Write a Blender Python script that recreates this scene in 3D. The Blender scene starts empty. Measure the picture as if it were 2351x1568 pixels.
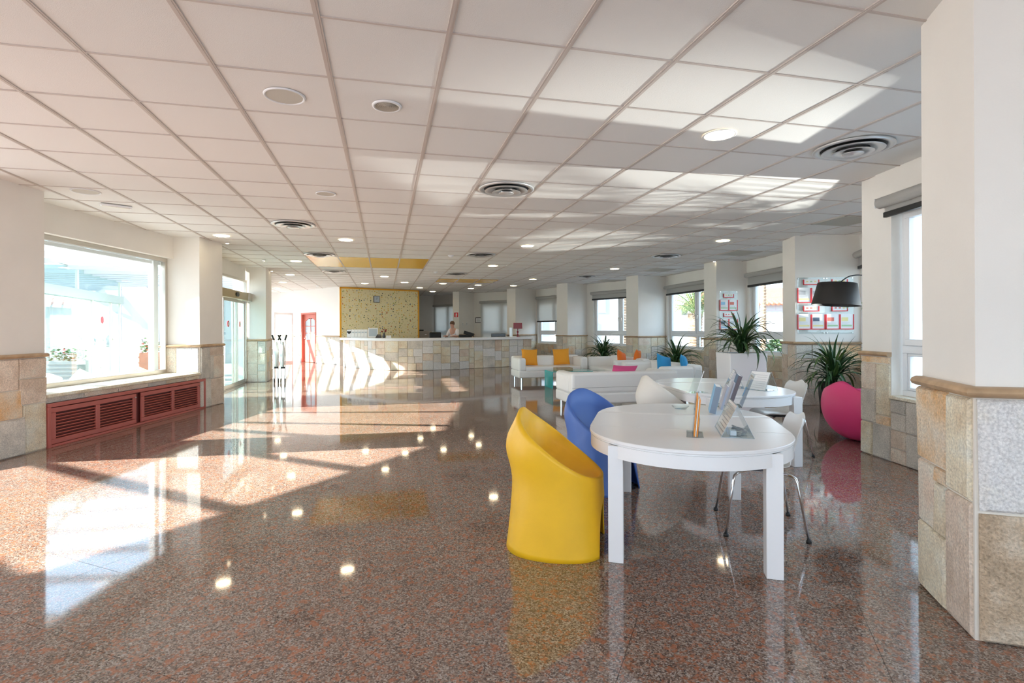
import bpy, bmesh, math, random
from mathutils import Vector, Matrix
random.seed(7)
PI = math.pi
S = bpy.context.scene
COL = S.collection

# ------------------------------------------------------------------ camera
F_PX, W_PX, H_PX = 1215.0, 2351.0, 1568.0
CAM_H, CEIL = 1.42, 3.07
cd = bpy.data.cameras.new('camera')
cam = bpy.data.objects.new('camera', cd)
COL.objects.link(cam)
cd.sensor_width = 36.0
cd.lens = F_PX / W_PX * 36.0
cd.shift_y = -31.0 / W_PX
cd.clip_end = 400
cd.clip_start = 0.05
cam.matrix_world = Matrix.Translation((0, 0, CAM_H)) @ Matrix.Rotation(PI / 2, 4, 'X') @ Matrix.Rotation(-0.0042, 4, 'Z')
S.camera = cam

# ------------------------------------------------------------------ world, sun, exposure
SUN_DIR = Vector((2.08, 0.37, -1.0)).normalized()
w = bpy.data.worlds.new('sky')
S.world = w
w.use_nodes = True
wn, wl = w.node_tree.nodes, w.node_tree.links
wn.clear()
wo = wn.new('ShaderNodeOutputWorld')
bg = wn.new('ShaderNodeBackground')
tc = wn.new('ShaderNodeTexCoord')
sx = wn.new('ShaderNodeSeparateXYZ')
cr = wn.new('ShaderNodeValToRGB')
cr.color_ramp.elements[0].position = 0.0
cr.color_ramp.elements[0].color = (0.72, 0.87, 1.0, 1)
cr.color_ramp.elements[1].position = 0.9
cr.color_ramp.elements[1].color = (0.42, 0.64, 1.0, 1)
wl.new(tc.outputs['Generated'], sx.inputs[0])
wl.new(sx.outputs['Z'], cr.inputs[0])
wl.new(cr.outputs[0], bg.inputs['Color'])
bg.inputs['Strength'].default_value = 2.5
wl.new(bg.outputs[0], wo.inputs[0])
sl = bpy.data.lights.new('sun', 'SUN')
sl.energy = 15.5
sl.angle = math.radians(0.6)
sl.color = (1.0, 0.94, 0.86)
so = bpy.data.objects.new('sun', sl)
COL.objects.link(so)
so.rotation_euler = SUN_DIR.to_track_quat('-Z', 'Y').to_euler()
# added low spot lamp standing in for sun mirrored off the floor onto the ceiling
gl_ = bpy.data.lights.new('added_ceiling_spot', 'SPOT'); gl_.energy = 4200; gl_.spot_size = math.radians(52); gl_.spot_blend = .4; gl_.shadow_soft_size = .05; gl_.color = (1, .97, .92)
go_ = bpy.data.objects.new('added_ceiling_spot', gl_); COL.objects.link(go_); go_.location = (10.8, 7.2, -.1)
go_.rotation_euler = (Vector((2.0, 7.4, 3.07)) - Vector((10.8, 7.2, -.1))).to_track_quat('-Z', 'Y').to_euler()
go_.scale = (1, .24, 1)
S.view_settings.view_transform = 'Standard'
S.view_settings.look = 'None'
S.view_settings.gamma = 1.0
S.view_settings.use_curve_mapping = False
S.view_settings.exposure = 1.08
S.cycles.use_denoising = True
S.cycles.max_bounces = 10
S.cycles.adaptive_threshold = .03
S.cycles.diffuse_bounces = 7
S.cycles.glossy_bounces = 6
S.cycles.transmission_bounces = 8
S.cycles.transparent_max_bounces = 16
S.cycles.caustics_reflective = True
S.cycles.caustics_refractive = False
S.cycles.blur_glossy = 0.6
S.cycles.sample_clamp_indirect = 12.0

# ------------------------------------------------------------------ materials
MATS = {}
def new_mat(name):
    m = bpy.data.materials.new(name)
    m.use_nodes = True
    MATS[name] = m
    return m, m.node_tree.nodes, m.node_tree.links, m.node_tree.nodes['Principled BSDF']

def plain(name, col, rough=0.5, metal=0.0, bump=0.0, bscale=60, var=0.0, spec=None, vscale=4, coat=0, emit=None, estr=0, alpha=None, objvar=0):
    if name in MATS: return MATS[name]
    m, n, l, p = new_mat(name)
    p.inputs['Base Color'].default_value = (*col, 1)
    p.inputs['Roughness'].default_value = rough
    p.inputs['Metallic'].default_value = metal
    if spec is not None: p.inputs['Specular IOR Level'].default_value = spec
    if coat: p.inputs['Coat Weight'].default_value = coat
    geo = n.new('ShaderNodeNewGeometry')
    if var or objvar:
        mix = n.new('ShaderNodeMix'); mix.data_type = 'RGBA'; mix.blend_type = 'MULTIPLY'
        mix.inputs[0].default_value = 1
        mix.inputs[6].default_value = (*col, 1)
        mr = n.new('ShaderNodeMapRange')
        if var:
            nz = n.new('ShaderNodeTexNoise'); nz.inputs['Scale'].default_value = vscale; nz.inputs['Detail'].default_value = 6
            l.new(geo.outputs['Position'], nz.inputs['Vector'])
            l.new(nz.outputs['Fac'], mr.inputs[0])
            mr.inputs[1].default_value = 0.3; mr.inputs[2].default_value = 0.7
            mr.inputs[3].default_value = 1 - var; mr.inputs[4].default_value = 1 + var * 0.5
        else:
            oi = n.new('ShaderNodeObjectInfo'); l.new(oi.outputs['Random'], mr.inputs[0])
            mr.inputs[3].default_value = 1 - objvar; mr.inputs[4].default_value = 1.0
        cmb = n.new('ShaderNodeCombineColor')
        for i in range(3): l.new(mr.outputs[0], cmb.inputs[i])
        l.new(cmb.outputs[0], mix.inputs[7])
        l.new(mix.outputs[2], p.inputs['Base Color'])
    if bump:
        nz = n.new('ShaderNodeTexNoise'); nz.inputs['Scale'].default_value = bscale; nz.inputs['Detail'].default_value = 5
        bp = n.new('ShaderNodeBump'); bp.inputs['Strength'].default_value = bump; bp.inputs['Distance'].default_value = 0.01
        l.new(geo.outputs['Position'], nz.inputs['Vector'])
        l.new(nz.outputs['Fac'], bp.inputs['Height'])
        l.new(bp.outputs[0], p.inputs['Normal'])
    if emit:
        p.inputs['Emission Color'].default_value = (*emit, 1)
        p.inputs['Emission Strength'].default_value = estr
    if alpha is not None: p.inputs['Alpha'].default_value = alpha
    return m

def glass_mat(name, tint, refl=1.0, rough=0.0):
    m, n, l, p = new_mat(name)
    n.remove(p)
    out = [x for x in n if x.type == 'OUTPUT_MATERIAL'][0]
    tr = n.new('ShaderNodeBsdfTransparent'); tr.inputs[0].default_value = (*tint, 1)
    gl = n.new('ShaderNodeBsdfGlossy'); gl.inputs['Roughness'].default_value = rough
    fr = n.new('ShaderNodeLayerWeight'); fr.inputs[0].default_value = .5
    pw = n.new('ShaderNodeMath'); pw.operation = 'POWER'; pw.inputs[1].default_value = 5
    mul = n.new('ShaderNodeMath'); mul.operation = 'MULTIPLY_ADD'; mul.inputs[1].default_value = .9; mul.inputs[2].default_value = .035 * refl; mul.use_clamp = True
    mx = n.new('ShaderNodeMixShader')
    l.new(fr.outputs['Facing'], pw.inputs[0]); l.new(pw.outputs[0], mul.inputs[0]); l.new(mul.outputs[0], mx.inputs[0])
    l.new(tr.outputs[0], mx.inputs[1]); l.new(gl.outputs[0], mx.inputs[2]); l.new(mx.outputs[0], out.inputs[0])
    return m

def stone_mat(name, c1, c2, c3, rough=0.75, bump=0.6, bscale=55, blotch=3.2):
    m, n, l, p = new_mat(name)
    geo = n.new('ShaderNodeNewGeometry')
    oi = n.new('ShaderNodeObjectInfo')
    sc = n.new('ShaderNodeVectorMath'); sc.operation = 'SCALE'; sc.inputs[3].default_value = 31.0
    add = n.new('ShaderNodeVectorMath'); add.operation = 'ADD'
    cx = n.new('ShaderNodeCombineXYZ')
    for i in range(3): l.new(oi.outputs['Random'], cx.inputs[i])
    l.new(cx.outputs[0], sc.inputs[0]); l.new(geo.outputs['Position'], add.inputs[0]); l.new(sc.outputs[0], add.inputs[1])
    n1 = n.new('ShaderNodeTexNoise'); n1.inputs['Scale'].default_value = blotch; n1.inputs['Detail'].default_value = 7; n1.inputs['Roughness'].default_value = 0.65
    n2 = n.new('ShaderNodeTexNoise'); n2.inputs['Scale'].default_value = 90; n2.inputs['Detail'].default_value = 4
    n3 = n.new('ShaderNodeTexNoise'); n3.inputs['Scale'].default_value = bscale; n3.inputs['Detail'].default_value = 6
    for q in (n1, n2, n3): l.new(add.outputs[0], q.inputs['Vector'])
    r = n.new('ShaderNodeValToRGB')
    e = r.color_ramp.elements
    c1, c2, c3 = ((min(.85, .19 + c_[0] * 1.05), min(.83, .16 + c_[1] * 1.03), min(.8, .11 + c_[2] * 1.0)) for c_ in (c1, c2, c3))
    e[0].position = 0.36; e[0].color = (*c1, 1); e[1].position = 0.66; e[1].color = (*c3, 1)
    k = e.new(0.5); k.color = (*c2, 1)
    l.new(n1.outputs['Fac'], r.inputs[0])
    mr = n.new('ShaderNodeMapRange'); mr.inputs[1].default_value = .3; mr.inputs[2].default_value = .7; mr.inputs[3].default_value = .72; mr.inputs[4].default_value = 1.12
    l.new(n2.outputs['Fac'], mr.inputs[0])
    mr2 = n.new('ShaderNodeMapRange'); mr2.inputs[3].default_value = .9; mr2.inputs[4].default_value = 1.04
    l.new(oi.outputs['Random'], mr2.inputs[0])
    mm = n.new('ShaderNodeMath'); mm.operation = 'MULTIPLY'; l.new(mr.outputs[0], mm.inputs[0]); l.new(mr2.outputs[0], mm.inputs[1])
    cc = n.new('ShaderNodeCombineColor')
    for i in range(3): l.new(mm.outputs[0], cc.inputs[i])
    mix = n.new('ShaderNodeMix'); mix.data_type = 'RGBA'; mix.blend_type = 'MULTIPLY'; mix.inputs[0].default_value = 1
    l.new(r.outputs[0], mix.inputs[6]); l.new(cc.outputs[0], mix.inputs[7]); l.new(mix.outputs[2], p.inputs['Base Color'])
    bp = n.new('ShaderNodeBump'); bp.inputs['Strength'].default_value = bump; bp.inputs['Distance'].default_value = 0.02
    l.new(n3.outputs['Fac'], bp.inputs['Height']); l.new(bp.outputs[0], p.inputs['Normal'])
    p.inputs['Roughness'].default_value = rough
    return m

ST = [stone_mat('stone_grey', (.36, .37, .37), (.5, .49, .47), (.6, .59, .56)),
      stone_mat('stone_cream', (.52, .43, .31), (.66, .58, .46), (.74, .69, .6)),
      stone_mat('stone_pinkish', (.5, .39, .32), (.62, .52, .45), (.7, .62, .56)),
      stone_mat('stone_ochre', (.6, .33, .13), (.63, .47, .32), (.62, .56, .48), blotch=4),
      stone_mat('stone_pale', (.62, .63, .63), (.72, .73, .73), (.8, .79, .77), bump=1.0, bscale=40),
      stone_mat('stone_brown', (.24, .16, .1), (.36, .26, .18), (.48, .4, .32), bump=1.0, bscale=45, blotch=5)]
ST_GREY, ST_CREAM, ST_PINK, ST_OCHRE, ST_PALE, ST_BROWN = ST

# granite floor
def floor_mat():
    m, n, l, p = new_mat('polished_granite')
    geo = n.new('ShaderNodeNewGeometry')
    v = n.new('ShaderNodeTexVoronoi'); v.inputs['Scale'].default_value = 150
    v2 = n.new('ShaderNodeTexVoronoi'); v2.inputs['Scale'].default_value = 70
    nz = n.new('ShaderNodeTexNoise'); nz.inputs['Scale'].default_value = 16; nz.inputs['Detail'].default_value = 5
    nb = n.new('ShaderNodeTexNoise'); nb.inputs['Scale'].default_value = 1.1; nb.inputs['Detail'].default_value = 3
    for q in (v, v2, nz, nb): l.new(geo.outputs['Position'], q.inputs['Vector'])
    s1 = n.new('ShaderNodeSeparateColor'); l.new(v.outputs['Color'], s1.inputs[0])
    s2 = n.new('ShaderNodeSeparateColor'); l.new(v2.outputs['Color'], s2.inputs[0])
    r1 = n.new('ShaderNodeValToRGB'); r1.color_ramp.interpolation = 'LINEAR'
    e = r1.color_ramp.elements
    e[0].position = 0; e[0].color = (.055, .042, .038, 1)
    e[1].position = 1; e[1].color = (.44, .38, .34, 1)
    for pos, c in ((.2, (.12, .078, .06)), (.45, (.21, .142, .105)), (.7, (.29, .215, .175)), (.86, (.35, .295, .25))):
        k = e.new(pos); k.color = (*c, 1)
    l.new(s1.outputs[0], r1.inputs[0])
    # red patches
    ad = n.new('ShaderNodeMath'); ad.operation = 'ADD'
    sc = n.new('ShaderNodeMath'); sc.operation = 'MULTIPLY'; sc.inputs[1].default_value = .35
    l.new(s2.outputs[1], sc.inputs[0]); l.new(sc.outputs[0], ad.inputs[0]); l.new(nz.outputs['Fac'], ad.inputs[1])
    mr = n.new('ShaderNodeMapRange'); mr.inputs[1].default_value = .72; mr.inputs[2].default_value = .86; mr.inputs[3].default_value = 0; mr.inputs[4].default_value = .7
    l.new(ad.outputs[0], mr.inputs[0])
    mx = n.new('ShaderNodeMix'); mx.data_type = 'RGBA'
    l.new(mr.outputs[0], mx.inputs[0]); l.new(r1.outputs[0], mx.inputs[6]); mx.inputs[7].default_value = (.38, .13, .055, 1)
    mr2 = n.new('ShaderNodeMapRange'); mr2.inputs[1].default_value = .3; mr2.inputs[2].default_value = .7; mr2.inputs[3].default_value = .85; mr2.inputs[4].default_value = 1.12
    l.new(nb.outputs['Fac'], mr2.inputs[0])
    cc = n.new('ShaderNodeCombineColor')
    for i in range(3): l.new(mr2.outputs[0], cc.inputs[i])
    mx2 = n.new('ShaderNodeMix'); mx2.data_type = 'RGBA'; mx2.blend_type = 'MULTIPLY'; mx2.inputs[0].default_value = 1
    l.new(mx.outputs[2], mx2.inputs[6]); l.new(cc.outputs[0], mx2.inputs[7])
    l.new(mx2.outputs[2], p.inputs['Base Color'])
    p.inputs['Roughness'].default_value = .055
    p.inputs['IOR'].default_value = 1.75
    nr = n.new('ShaderNodeTexNoise'); nr.inputs['Scale'].default_value = 1.6; nr.inputs['Detail'].default_value = 1
    l.new(geo.outputs['Position'], nr.inputs['Vector'])
    bp = n.new('ShaderNodeBump'); bp.inputs['Strength'].default_value = .02; bp.inputs['Distance'].default_value = .02
    l.new(nr.outputs['Fac'], bp.inputs['Height']); l.new(bp.outputs[0], p.inputs['Normal'])
    return m
FLOOR = floor_mat()

def ceiling_mat(name, col, rough, bump):
    m, n, l, p = new_mat(name)
    geo = n.new('ShaderNodeNewGeometry')
    oi = n.new('ShaderNodeObjectInfo')
    nz = n.new('ShaderNodeTexNoise'); nz.inputs['Scale'].default_value = 190; nz.inputs['Detail'].default_value = 3
    l.new(geo.outputs['Position'], nz.inputs['Vector'])
    bp = n.new('ShaderNodeBump'); bp.inputs['Strength'].default_value = bump; bp.inputs['Distance'].default_value = .004
    l.new(nz.outputs['Fac'], bp.inputs['Height']); l.new(bp.outputs[0], p.inputs['Normal'])
    mr = n.new('ShaderNodeMapRange'); mr.inputs[3].default_value = .965; mr.inputs[4].default_value = 1.0
    l.new(oi.outputs['Random'], mr.inputs[0])
    cc = n.new('ShaderNodeCombineColor')
    for i in range(3): l.new(mr.outputs[0], cc.inputs[i])
    mx = n.new('ShaderNodeMix'); mx.data_type = 'RGBA'; mx.blend_type = 'MULTIPLY'; mx.inputs[0].default_value = 1
    mx.inputs[6].default_value = (*col, 1); l.new(cc.outputs[0], mx.inputs[7]); l.new(mx.outputs[2], p.inputs['Base Color'])
    p.inputs['Roughness'].default_value = rough
    return m
TILE = ceiling_mat('ceiling_tile', (.8, .79, .765), .9, .35)
TILE_Y = ceiling_mat('yellow_panel', (.93, .53, .03), .22, .0)
PAINT = plain('wall_paint', (.82, .79, .735), .75, bump=.06, bscale=120, var=.03, vscale=2)
PAINT_W = plain('white_paint', (.87, .865, .85), .7, bump=.05, bscale=120)
GROUT = plain('grout', (.74, .69, .61), .9, bump=.2)
FGROUT = plain('floor_joint', (.09, .06, .05), .5)
WOOD = plain('varnished_wood', (.5, .34, .2), .4, var=.25, vscale=9, bump=.1)
RAIL = plain('ceiling_rail', (.56, .5, .46), .5)
RED = plain('red_lacquer', (.46, .115, .09), .38, var=.06, vscale=6)
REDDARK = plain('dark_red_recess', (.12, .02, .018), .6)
WHITE = plain('white_lacquer', (.86, .86, .86), .22, spec=.5, bump=.012, bscale=30)
PVC = plain('white_pvc', (.84, .855, .87), .3)
ALU = plain('brushed_aluminium', (.62, .59, .54), .33, metal=.9)
CHROME = plain('chrome', (.85, .85, .86), .08, metal=1)
DIFF = plain('diffuser_metal', (.7, .7, .7), .33, metal=.55)
BLACK = plain('black_plastic', (.012, .012, .012), .45)
DARKG = plain('dark_grey', (.06, .06, .065), .5)
LEATHER = plain('white_leather', (.87, .865, .84), .38, bump=.12, bscale=45)
YEL = plain('yellow_plastic', (.88, .5, .01), .42, bump=.04, bscale=160, var=.06, vscale=5)
BLUE = plain('blue_plastic', (.06, .15, .47), .42, bump=.04, bscale=160)
PINK = plain('pink_plastic', (.93, .08, .27), .4, bump=.04, bscale=160)
CREAM = plain('cream_plastic', (.78, .75, .68), .42)
SHELL = plain('white_shell', (.82, .81, .78), .3)
FAB = {'amber': plain('amber_fabric', (.86, .37, .03), .8, bump=.25, bscale=120),
       'orange': plain('orange_fabric', (.86, .19, .015), .8, bump=.25, bscale=120),
       'blue': plain('blue_fabric', (.03, .3, .6), .8, bump=.25, bscale=120),
       'pink': plain('pink_fabric', (.75, .1, .27), .8, bump=.25, bscale=120)}
PAPER = plain('paper', (.86, .86, .85), .6)
REDPL = plain('red_plastic', (.7, .02, .03), .4)
ORANGEP = plain('orange_paper', (.85, .3, .04), .5)
YELP = plain('yellow_frame', (.85, .42, .02), .45)
SOIL = plain('potting_soil', (.05, .035, .025), .95, bump=.5)
LEAF = plain('leaf_green', (.035, .095, .03), .38, var=.3, vscale=7)
LEAF2 = plain('leaf_light', (.11, .19, .05), .45, var=.3, vscale=7)
PALM = plain('palm_green', (.25, .32, .12), .5, var=.3, vscale=2)
TRUNK = plain('palm_trunk', (.38, .26, .17), .9, var=.45, vscale=9, bump=.8, bscale=14)
RENDER_W = plain('white_render', (.38, .38, .39), .85, bump=.15, bscale=25)
TERRA = plain('terracotta', (.42, .15, .08), .8, var=.2, vscale=6)
PAVE = plain('paving', (.36, .34, .32), .85, bump=.15, var=.08)
GLASS = glass_mat('window_glass', (.95, .975, .97), 1.0)
GLASSG = glass_mat('green_glass', (.82, .93, .9), 1.4)
ACRYL = glass_mat('acrylic', (.93, .96, .965), 1.3)
TEALG = plain('teal_glass', (.0, .42, .42), .08, spec=.7)
LAMPG = plain('lamp_glow', (1, .9, .7), .4, emit=(1, .83, .55), estr=10)
REDSH = plain('dark_red_shade', (.28, .01, .03), .2, coat=.6)
SKIN = plain('skin', (.6, .34, .25), .6)
SHIRT = plain('white_shirt', (.78, .74, .76), .8, bump=.15, bscale=30)
HAIR = plain('brown_hair', (.12, .06, .03), .6)
SCREEN = plain('dark_screen', (.02, .035, .04), .15)
PALESCREEN = plain('pale_screen', (.5, .57, .62), .25)
STEEL = plain('galvanised', (.5, .5, .5), .4, metal=.6)
def blind_mat():
    m, n, l, p = new_mat('blind_fabric')
    p.inputs['Base Color'].default_value = (.84, .83, .8, 1); p.inputs['Roughness'].default_value = .85
    out = [x for x in n if x.type == 'OUTPUT_MATERIAL'][0]
    t = n.new('ShaderNodeBsdfTranslucent'); t.inputs[0].default_value = (.6, .58, .54, 1)
    mx = n.new('ShaderNodeMixShader'); mx.inputs[0].default_value = .6
    l.new(p.outputs[0], mx.inputs[1]); l.new(t.outputs[0], mx.inputs[2]); l.new(mx.outputs[0], out.inputs[0])
    return m
BLIND = blind_mat()
def wallpaper_mat():
    m, n, l, p = new_mat('dotted_wallpaper')
    geo = n.new('ShaderNodeNewGeometry')
    v = n.new('ShaderNodeTexVoronoi'); v.inputs['Scale'].default_value = 13; v.inputs['Randomness'].default_value = .7
    l.new(geo.outputs['Position'], v.inputs['Vector'])
    lt = n.new('ShaderNodeMath'); lt.operation = 'LESS_THAN'; lt.inputs[1].default_value = .34; l.new(v.outputs['Distance'], lt.inputs[0])
    s = n.new('ShaderNodeSeparateColor'); l.new(v.outputs['Color'], s.inputs[0])
    r = n.new('ShaderNodeValToRGB'); r.color_ramp.interpolation = 'CONSTANT'
    e = r.color_ramp.elements
    e[0].position = 0; e[0].color = (.62, .56, .3, 1)
    e[1].position = .42; e[1].color = (.75, .5, .08, 1)
    for pos, c in ((.6, (.78, .76, .6)), (.74, (.14, .16, .1)), (.84, (.55, .2, .06)), (.9, (.25, .3, .36)), (.95, (.4, .46, .14))):
        k = e.new(pos); k.color = (*c, 1)
    l.new(s.outputs[0], r.inputs[0])
    mx = n.new('ShaderNodeMix'); mx.data_type = 'RGBA'; l.new(lt.outputs[0], mx.inputs[0])
    mx.inputs[6].default_value = (.82, .75, .46, 1); l.new(r.outputs[0], mx.inputs[7]); l.new(mx.outputs[2], p.inputs['Base Color'])
    p.inputs['Roughness'].default_value = .7
    return m
WALLPAPER = wallpaper_mat()

# ------------------------------------------------------------------ mesh helpers
class MB:
    def __init__(s): s.v = []; s.f = []
    def add(s, vs, fs, M=None):
        o = len(s.v)
        s.v += [tuple(M @ Vector(q)) if M else tuple(q) for q in vs]
        s.f += [tuple(i + o for i in f) for f in fs]
        return s
    def box(s, x0, x1, y0, y1, z0, z1, M=None):
        v = [(x0, y0, z0), (x1, y0, z0), (x1, y1, z0), (x0, y1, z0), (x0, y0, z1), (x1, y0, z1), (x1, y1, z1), (x0, y1, z1)]
        return s.add(v, [(0, 3, 2, 1), (4, 5, 6, 7), (0, 1, 5, 4), (1, 2, 6, 5), (2, 3, 7, 6), (3, 0, 4, 7)], M)
    def ring(s, x0, x1, y0, y1, z0, z1, w, M=None, bars=(), w2=None, zt=None):
        """rectangular frame without overlapping corners; bars: extra uprights (x centre, half width); zt: transom z"""
        w2 = w if w2 is None else w2
        s.box(x0, x1, y0, y1, z0, z0 + w2, M).box(x0, x1, y0, y1, z1 - w2, z1, M)
        spans = [(z0 + w2, z1 - w2)] if zt is None else [(z0 + w2, zt - .04), (zt + .04, z1 - w2)]
        if zt is not None: s.box(x0, x1, y0, y1, zt - .04, zt + .04, M)
        for a, b in spans:
            s.box(x0, x0 + w, y0, y1, a, b, M).box(x1 - w, x1, y0, y1, a, b, M)
            for c, h in bars: s.box(c - h, c + h, y0, y1, a, b, M)
        return s
    def prism(s, poly, z0, z1, M=None):
        n = len(poly)
        a = sum(poly[i][0] * poly[(i + 1) % n][1] - poly[(i + 1) % n][0] * poly[i][1] for i in range(n))
        if a < 0: poly = poly[::-1]
        v = [(x, y, z0) for x, y in poly] + [(x, y, z1) for x, y in poly]
        f = [tuple(range(n))[::-1], tuple(range(n, 2 * n))] + [(i, (i + 1) % n, n + (i + 1) % n, n + i) for i in range(n)]
        return s.add(v, f, M)
    def seg(s, p, q, t, z0, z1, side=1):
        """vertical slab whose inner face runs p->q; thickness t to the left (side=1) or right"""
        d = Vector((q[0] - p[0], q[1] - p[1])).normalized(); nn = Vector((-d.y, d.x)) * t * side
        return s.prism([tuple(p), tuple(q), (q[0] + nn.x, q[1] + nn.y), (p[0] + nn.x, p[1] + nn.y)], z0, z1)
    def cyl(s, p, q, r0, r1=None, n=16, M=None):
        r1 = r0 if r1 is None else r1
        p, q = Vector(p), Vector(q); d = (q - p).normalized()
        a = d.orthogonal().normalized(); b = d.cross(a)
        v = []
        for c, r in ((p, r0), (q, r1)):
            for i in range(n):
                t = 2 * PI * i / n; v.append(c + (a * math.cos(t) + b * math.sin(t)) * r)
        f = [tuple(range(n))[::-1], tuple(range(n, 2 * n))] + [(i, (i + 1) % n, n + (i + 1) % n, n + i) for i in range(n)]
        return s.add(v, f, M)
    def lathe(s, prof, c=(0, 0, 0), n=32, M=None):
        v = []; f = []
        for r, z in prof:
            for i in range(n):
                t = 2 * PI * i / n; v.append((c[0] + r * math.cos(t), c[1] + r * math.sin(t), c[2] + z))
        for k in range(len(prof) - 1):
            for i in range(n):
                f.append((k * n + i, k * n + (i + 1) % n, (k + 1) * n + (i + 1) % n, (k + 1) * n + i))
        return s.add(v, f, M)
    def tube(s, pts, r, n=8, M=None, rs=None):
        pts = [Vector(p) for p in pts]; v = []; f = []
        up = None
        for k, p in enumerate(pts):
            d = (pts[min(k + 1, len(pts) - 1)] - pts[max(k - 1, 0)]).normalized()
            if up is None: up = d.orthogonal().normalized()
            a = (up - d * up.dot(d)).normalized(); up = a; b = d.cross(a)
            rr = rs[k] if rs else r
            for i in range(n):
                t = 2 * PI * i / n; v.append(p + (a * math.cos(t) + b * math.sin(t)) * rr)
        for k in range(len(pts) - 1):
            for i in range(n): f.append((k * n + i, k * n + (i + 1) % n, (k + 1) * n + (i + 1) % n, (k + 1) * n + i))
        f.append(tuple(range(n))[::-1]); f.append(tuple(range((len(pts) - 1) * n, len(pts) * n)))
        return s.add(v, f, M)
    def sweep(s, path, prof, closed=False):
        """sweep profile (offset to the right of travel, z) along a 2-D path with mitred corners"""
        P = [Vector(p) for p in path]; n = len(P); m = len(prof); v = []
        for i in range(n):
            a = (P[i] - P[i - 1]).normalized() if (i > 0 or closed) else None
            b = (P[(i + 1) % n] - P[i]).normalized() if (i < n - 1 or closed) else None
            na = Vector((a.y, -a.x)) if a else None; nb = Vector((b.y, -b.x)) if b else None
            if na and nb:
                h = (na + nb).normalized(); k = 1 / max(.3, h.dot(na)); nn = h * k
            else: nn = na or nb
            for o, z in prof: v.append((P[i].x + nn.x * o, P[i].y + nn.y * o, z))
        f = []
        for i in range(n if closed else n - 1):
            j = (i + 1) % n
            for k in range(m): f.append((i * m + k, i * m + (k + 1) % m, j * m + (k + 1) % m, j * m + k))
        if not closed: f.append(tuple(range(m))); f.append(tuple(range((n - 1) * m, n * m))[::-1])
        return s.add(v, f)
    def mesh(s, name, mat, smooth=False):
        me = bpy.data.meshes.new(name); me.from_pydata(s.v, [], s.f); me.validate()
        me.materials.append(mat)
        b = bmesh.new(); b.from_mesh(me); bmesh.ops.recalc_face_normals(b, faces=b.faces); b.to_mesh(me); b.free()
        if smooth: me.shade_smooth()
        return me
    def build(s, name, mat, parent=None, smooth=False, bevel=0, bseg=2, sub=0, solid=0, angle=None):
        o = bpy.data.objects.new(name, s.mesh(name, mat, smooth or angle is not None))
        COL.objects.link(o)
        if parent: o.parent = parent
        if solid:
            md = o.modifiers.new('s', 'SOLIDIFY'); md.thickness = solid; md.offset = -1
        if bevel:
            md = o.modifiers.new('b', 'BEVEL'); md.width = bevel; md.segments = bseg; md.limit_method = 'ANGLE'; md.harden_normals = False
            if bseg > 1: o.data.shade_smooth(); o.data.set_sharp_from_angle(angle=math.radians(60))
        if sub:
            md = o.modifiers.new('u', 'SUBSURF'); md.levels = sub; md.render_levels = sub
        if angle is not None: o.data.set_sharp_from_angle(angle=math.radians(angle))
        return o

def tag(o, label, cat=None, group=None, kind=None):
    if label: o['label'] = label
    if cat: o['category'] = cat
    if group: o['group'] = group
    if kind: o['kind'] = kind
    return o
def thing(name, loc, rz, label, cat, group=None, kind=None):
    o = bpy.data.objects.new(name, None); COL.objects.link(o); o.empty_display_size = .1
    o.location = loc; o.rotation_euler = (0, 0, rz)
    return tag(o, label, cat, group, kind)
def inst(name, me, parent, loc, rot=(0, 0, 0), scale=(1, 1, 1)):
    o = bpy.data.objects.new(name, me); COL.objects.link(o); o.parent = parent
    o.location = loc; o.rotation_euler = rot; o.scale = scale
    return o
def copy_tree(o, parent=None):
    c = o.copy(); COL.objects.link(c); c.parent = parent
    for ch in list(o.children): copy_tree(ch, c)
    return c
def crv(a, b, t): return a + (b - a) * t

# position of a point seen in the photograph on a horizontal plane
def at(px, py, z=0.0):
    s = -.0042; a = px - 1175.5; b = py - 753
    u = a + s * b; v = -s * a + b
    Y = F_PX * (CAM_H - z) / v
    return Vector((u * Y / F_PX, Y, z))

# ------------------------------------------------------------------ stone cladding
def stone_variants():
    out = []
    rng = random.Random(3)
    for mat in ST:
        row = []
        for k in range(3):
            v = []
            for y, ins in ((0, 0), (-.6, 0), (-1, .025)):
                for x, z in ((0, 0), (1, 0), (1, 1), (0, 1)):
                    jx, jz = (rng.uniform(-.006, .006) for _ in range(2))
                    v.append((x + (ins if x == 0 else -ins) + jx, y + (rng.uniform(-.25, .1) if y == -1 else 0), z + (ins if z == 0 else -ins) + jz))
            f = []
            for r in range(2):
                for i in range(4): f.append((r * 4 + i, r * 4 + (i + 1) % 4, r * 4 + 4 + (i + 1) % 4, r * 4 + 4 + i))
            f.append((8, 9, 10, 11))
            m = MB(); m.add(v, f); row.append(m.mesh('stone', mat))
        out.append(row)
    return out
SV = stone_variants()
SRNG = random.Random(11)
def put_stone(parent, p, d, u0, u1, z0, z1, mi, th=.022, gap=.005, name='stone'):
    """p, d: start of the wall face and its direction (room on the right of travel)"""
    x = p[0] + d[0] * (u0 + gap); y = p[1] + d[1] * (u0 + gap)
    a = math.atan2(d[1], d[0])
    return inst(name, SV[mi][SRNG.randrange(3)], parent, (x, y, z0 + gap), (0, 0, a), (u1 - u0 - 2 * gap, th * SRNG.uniform(.85, 1.15), z1 - z0 - 2 * gap))
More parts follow.
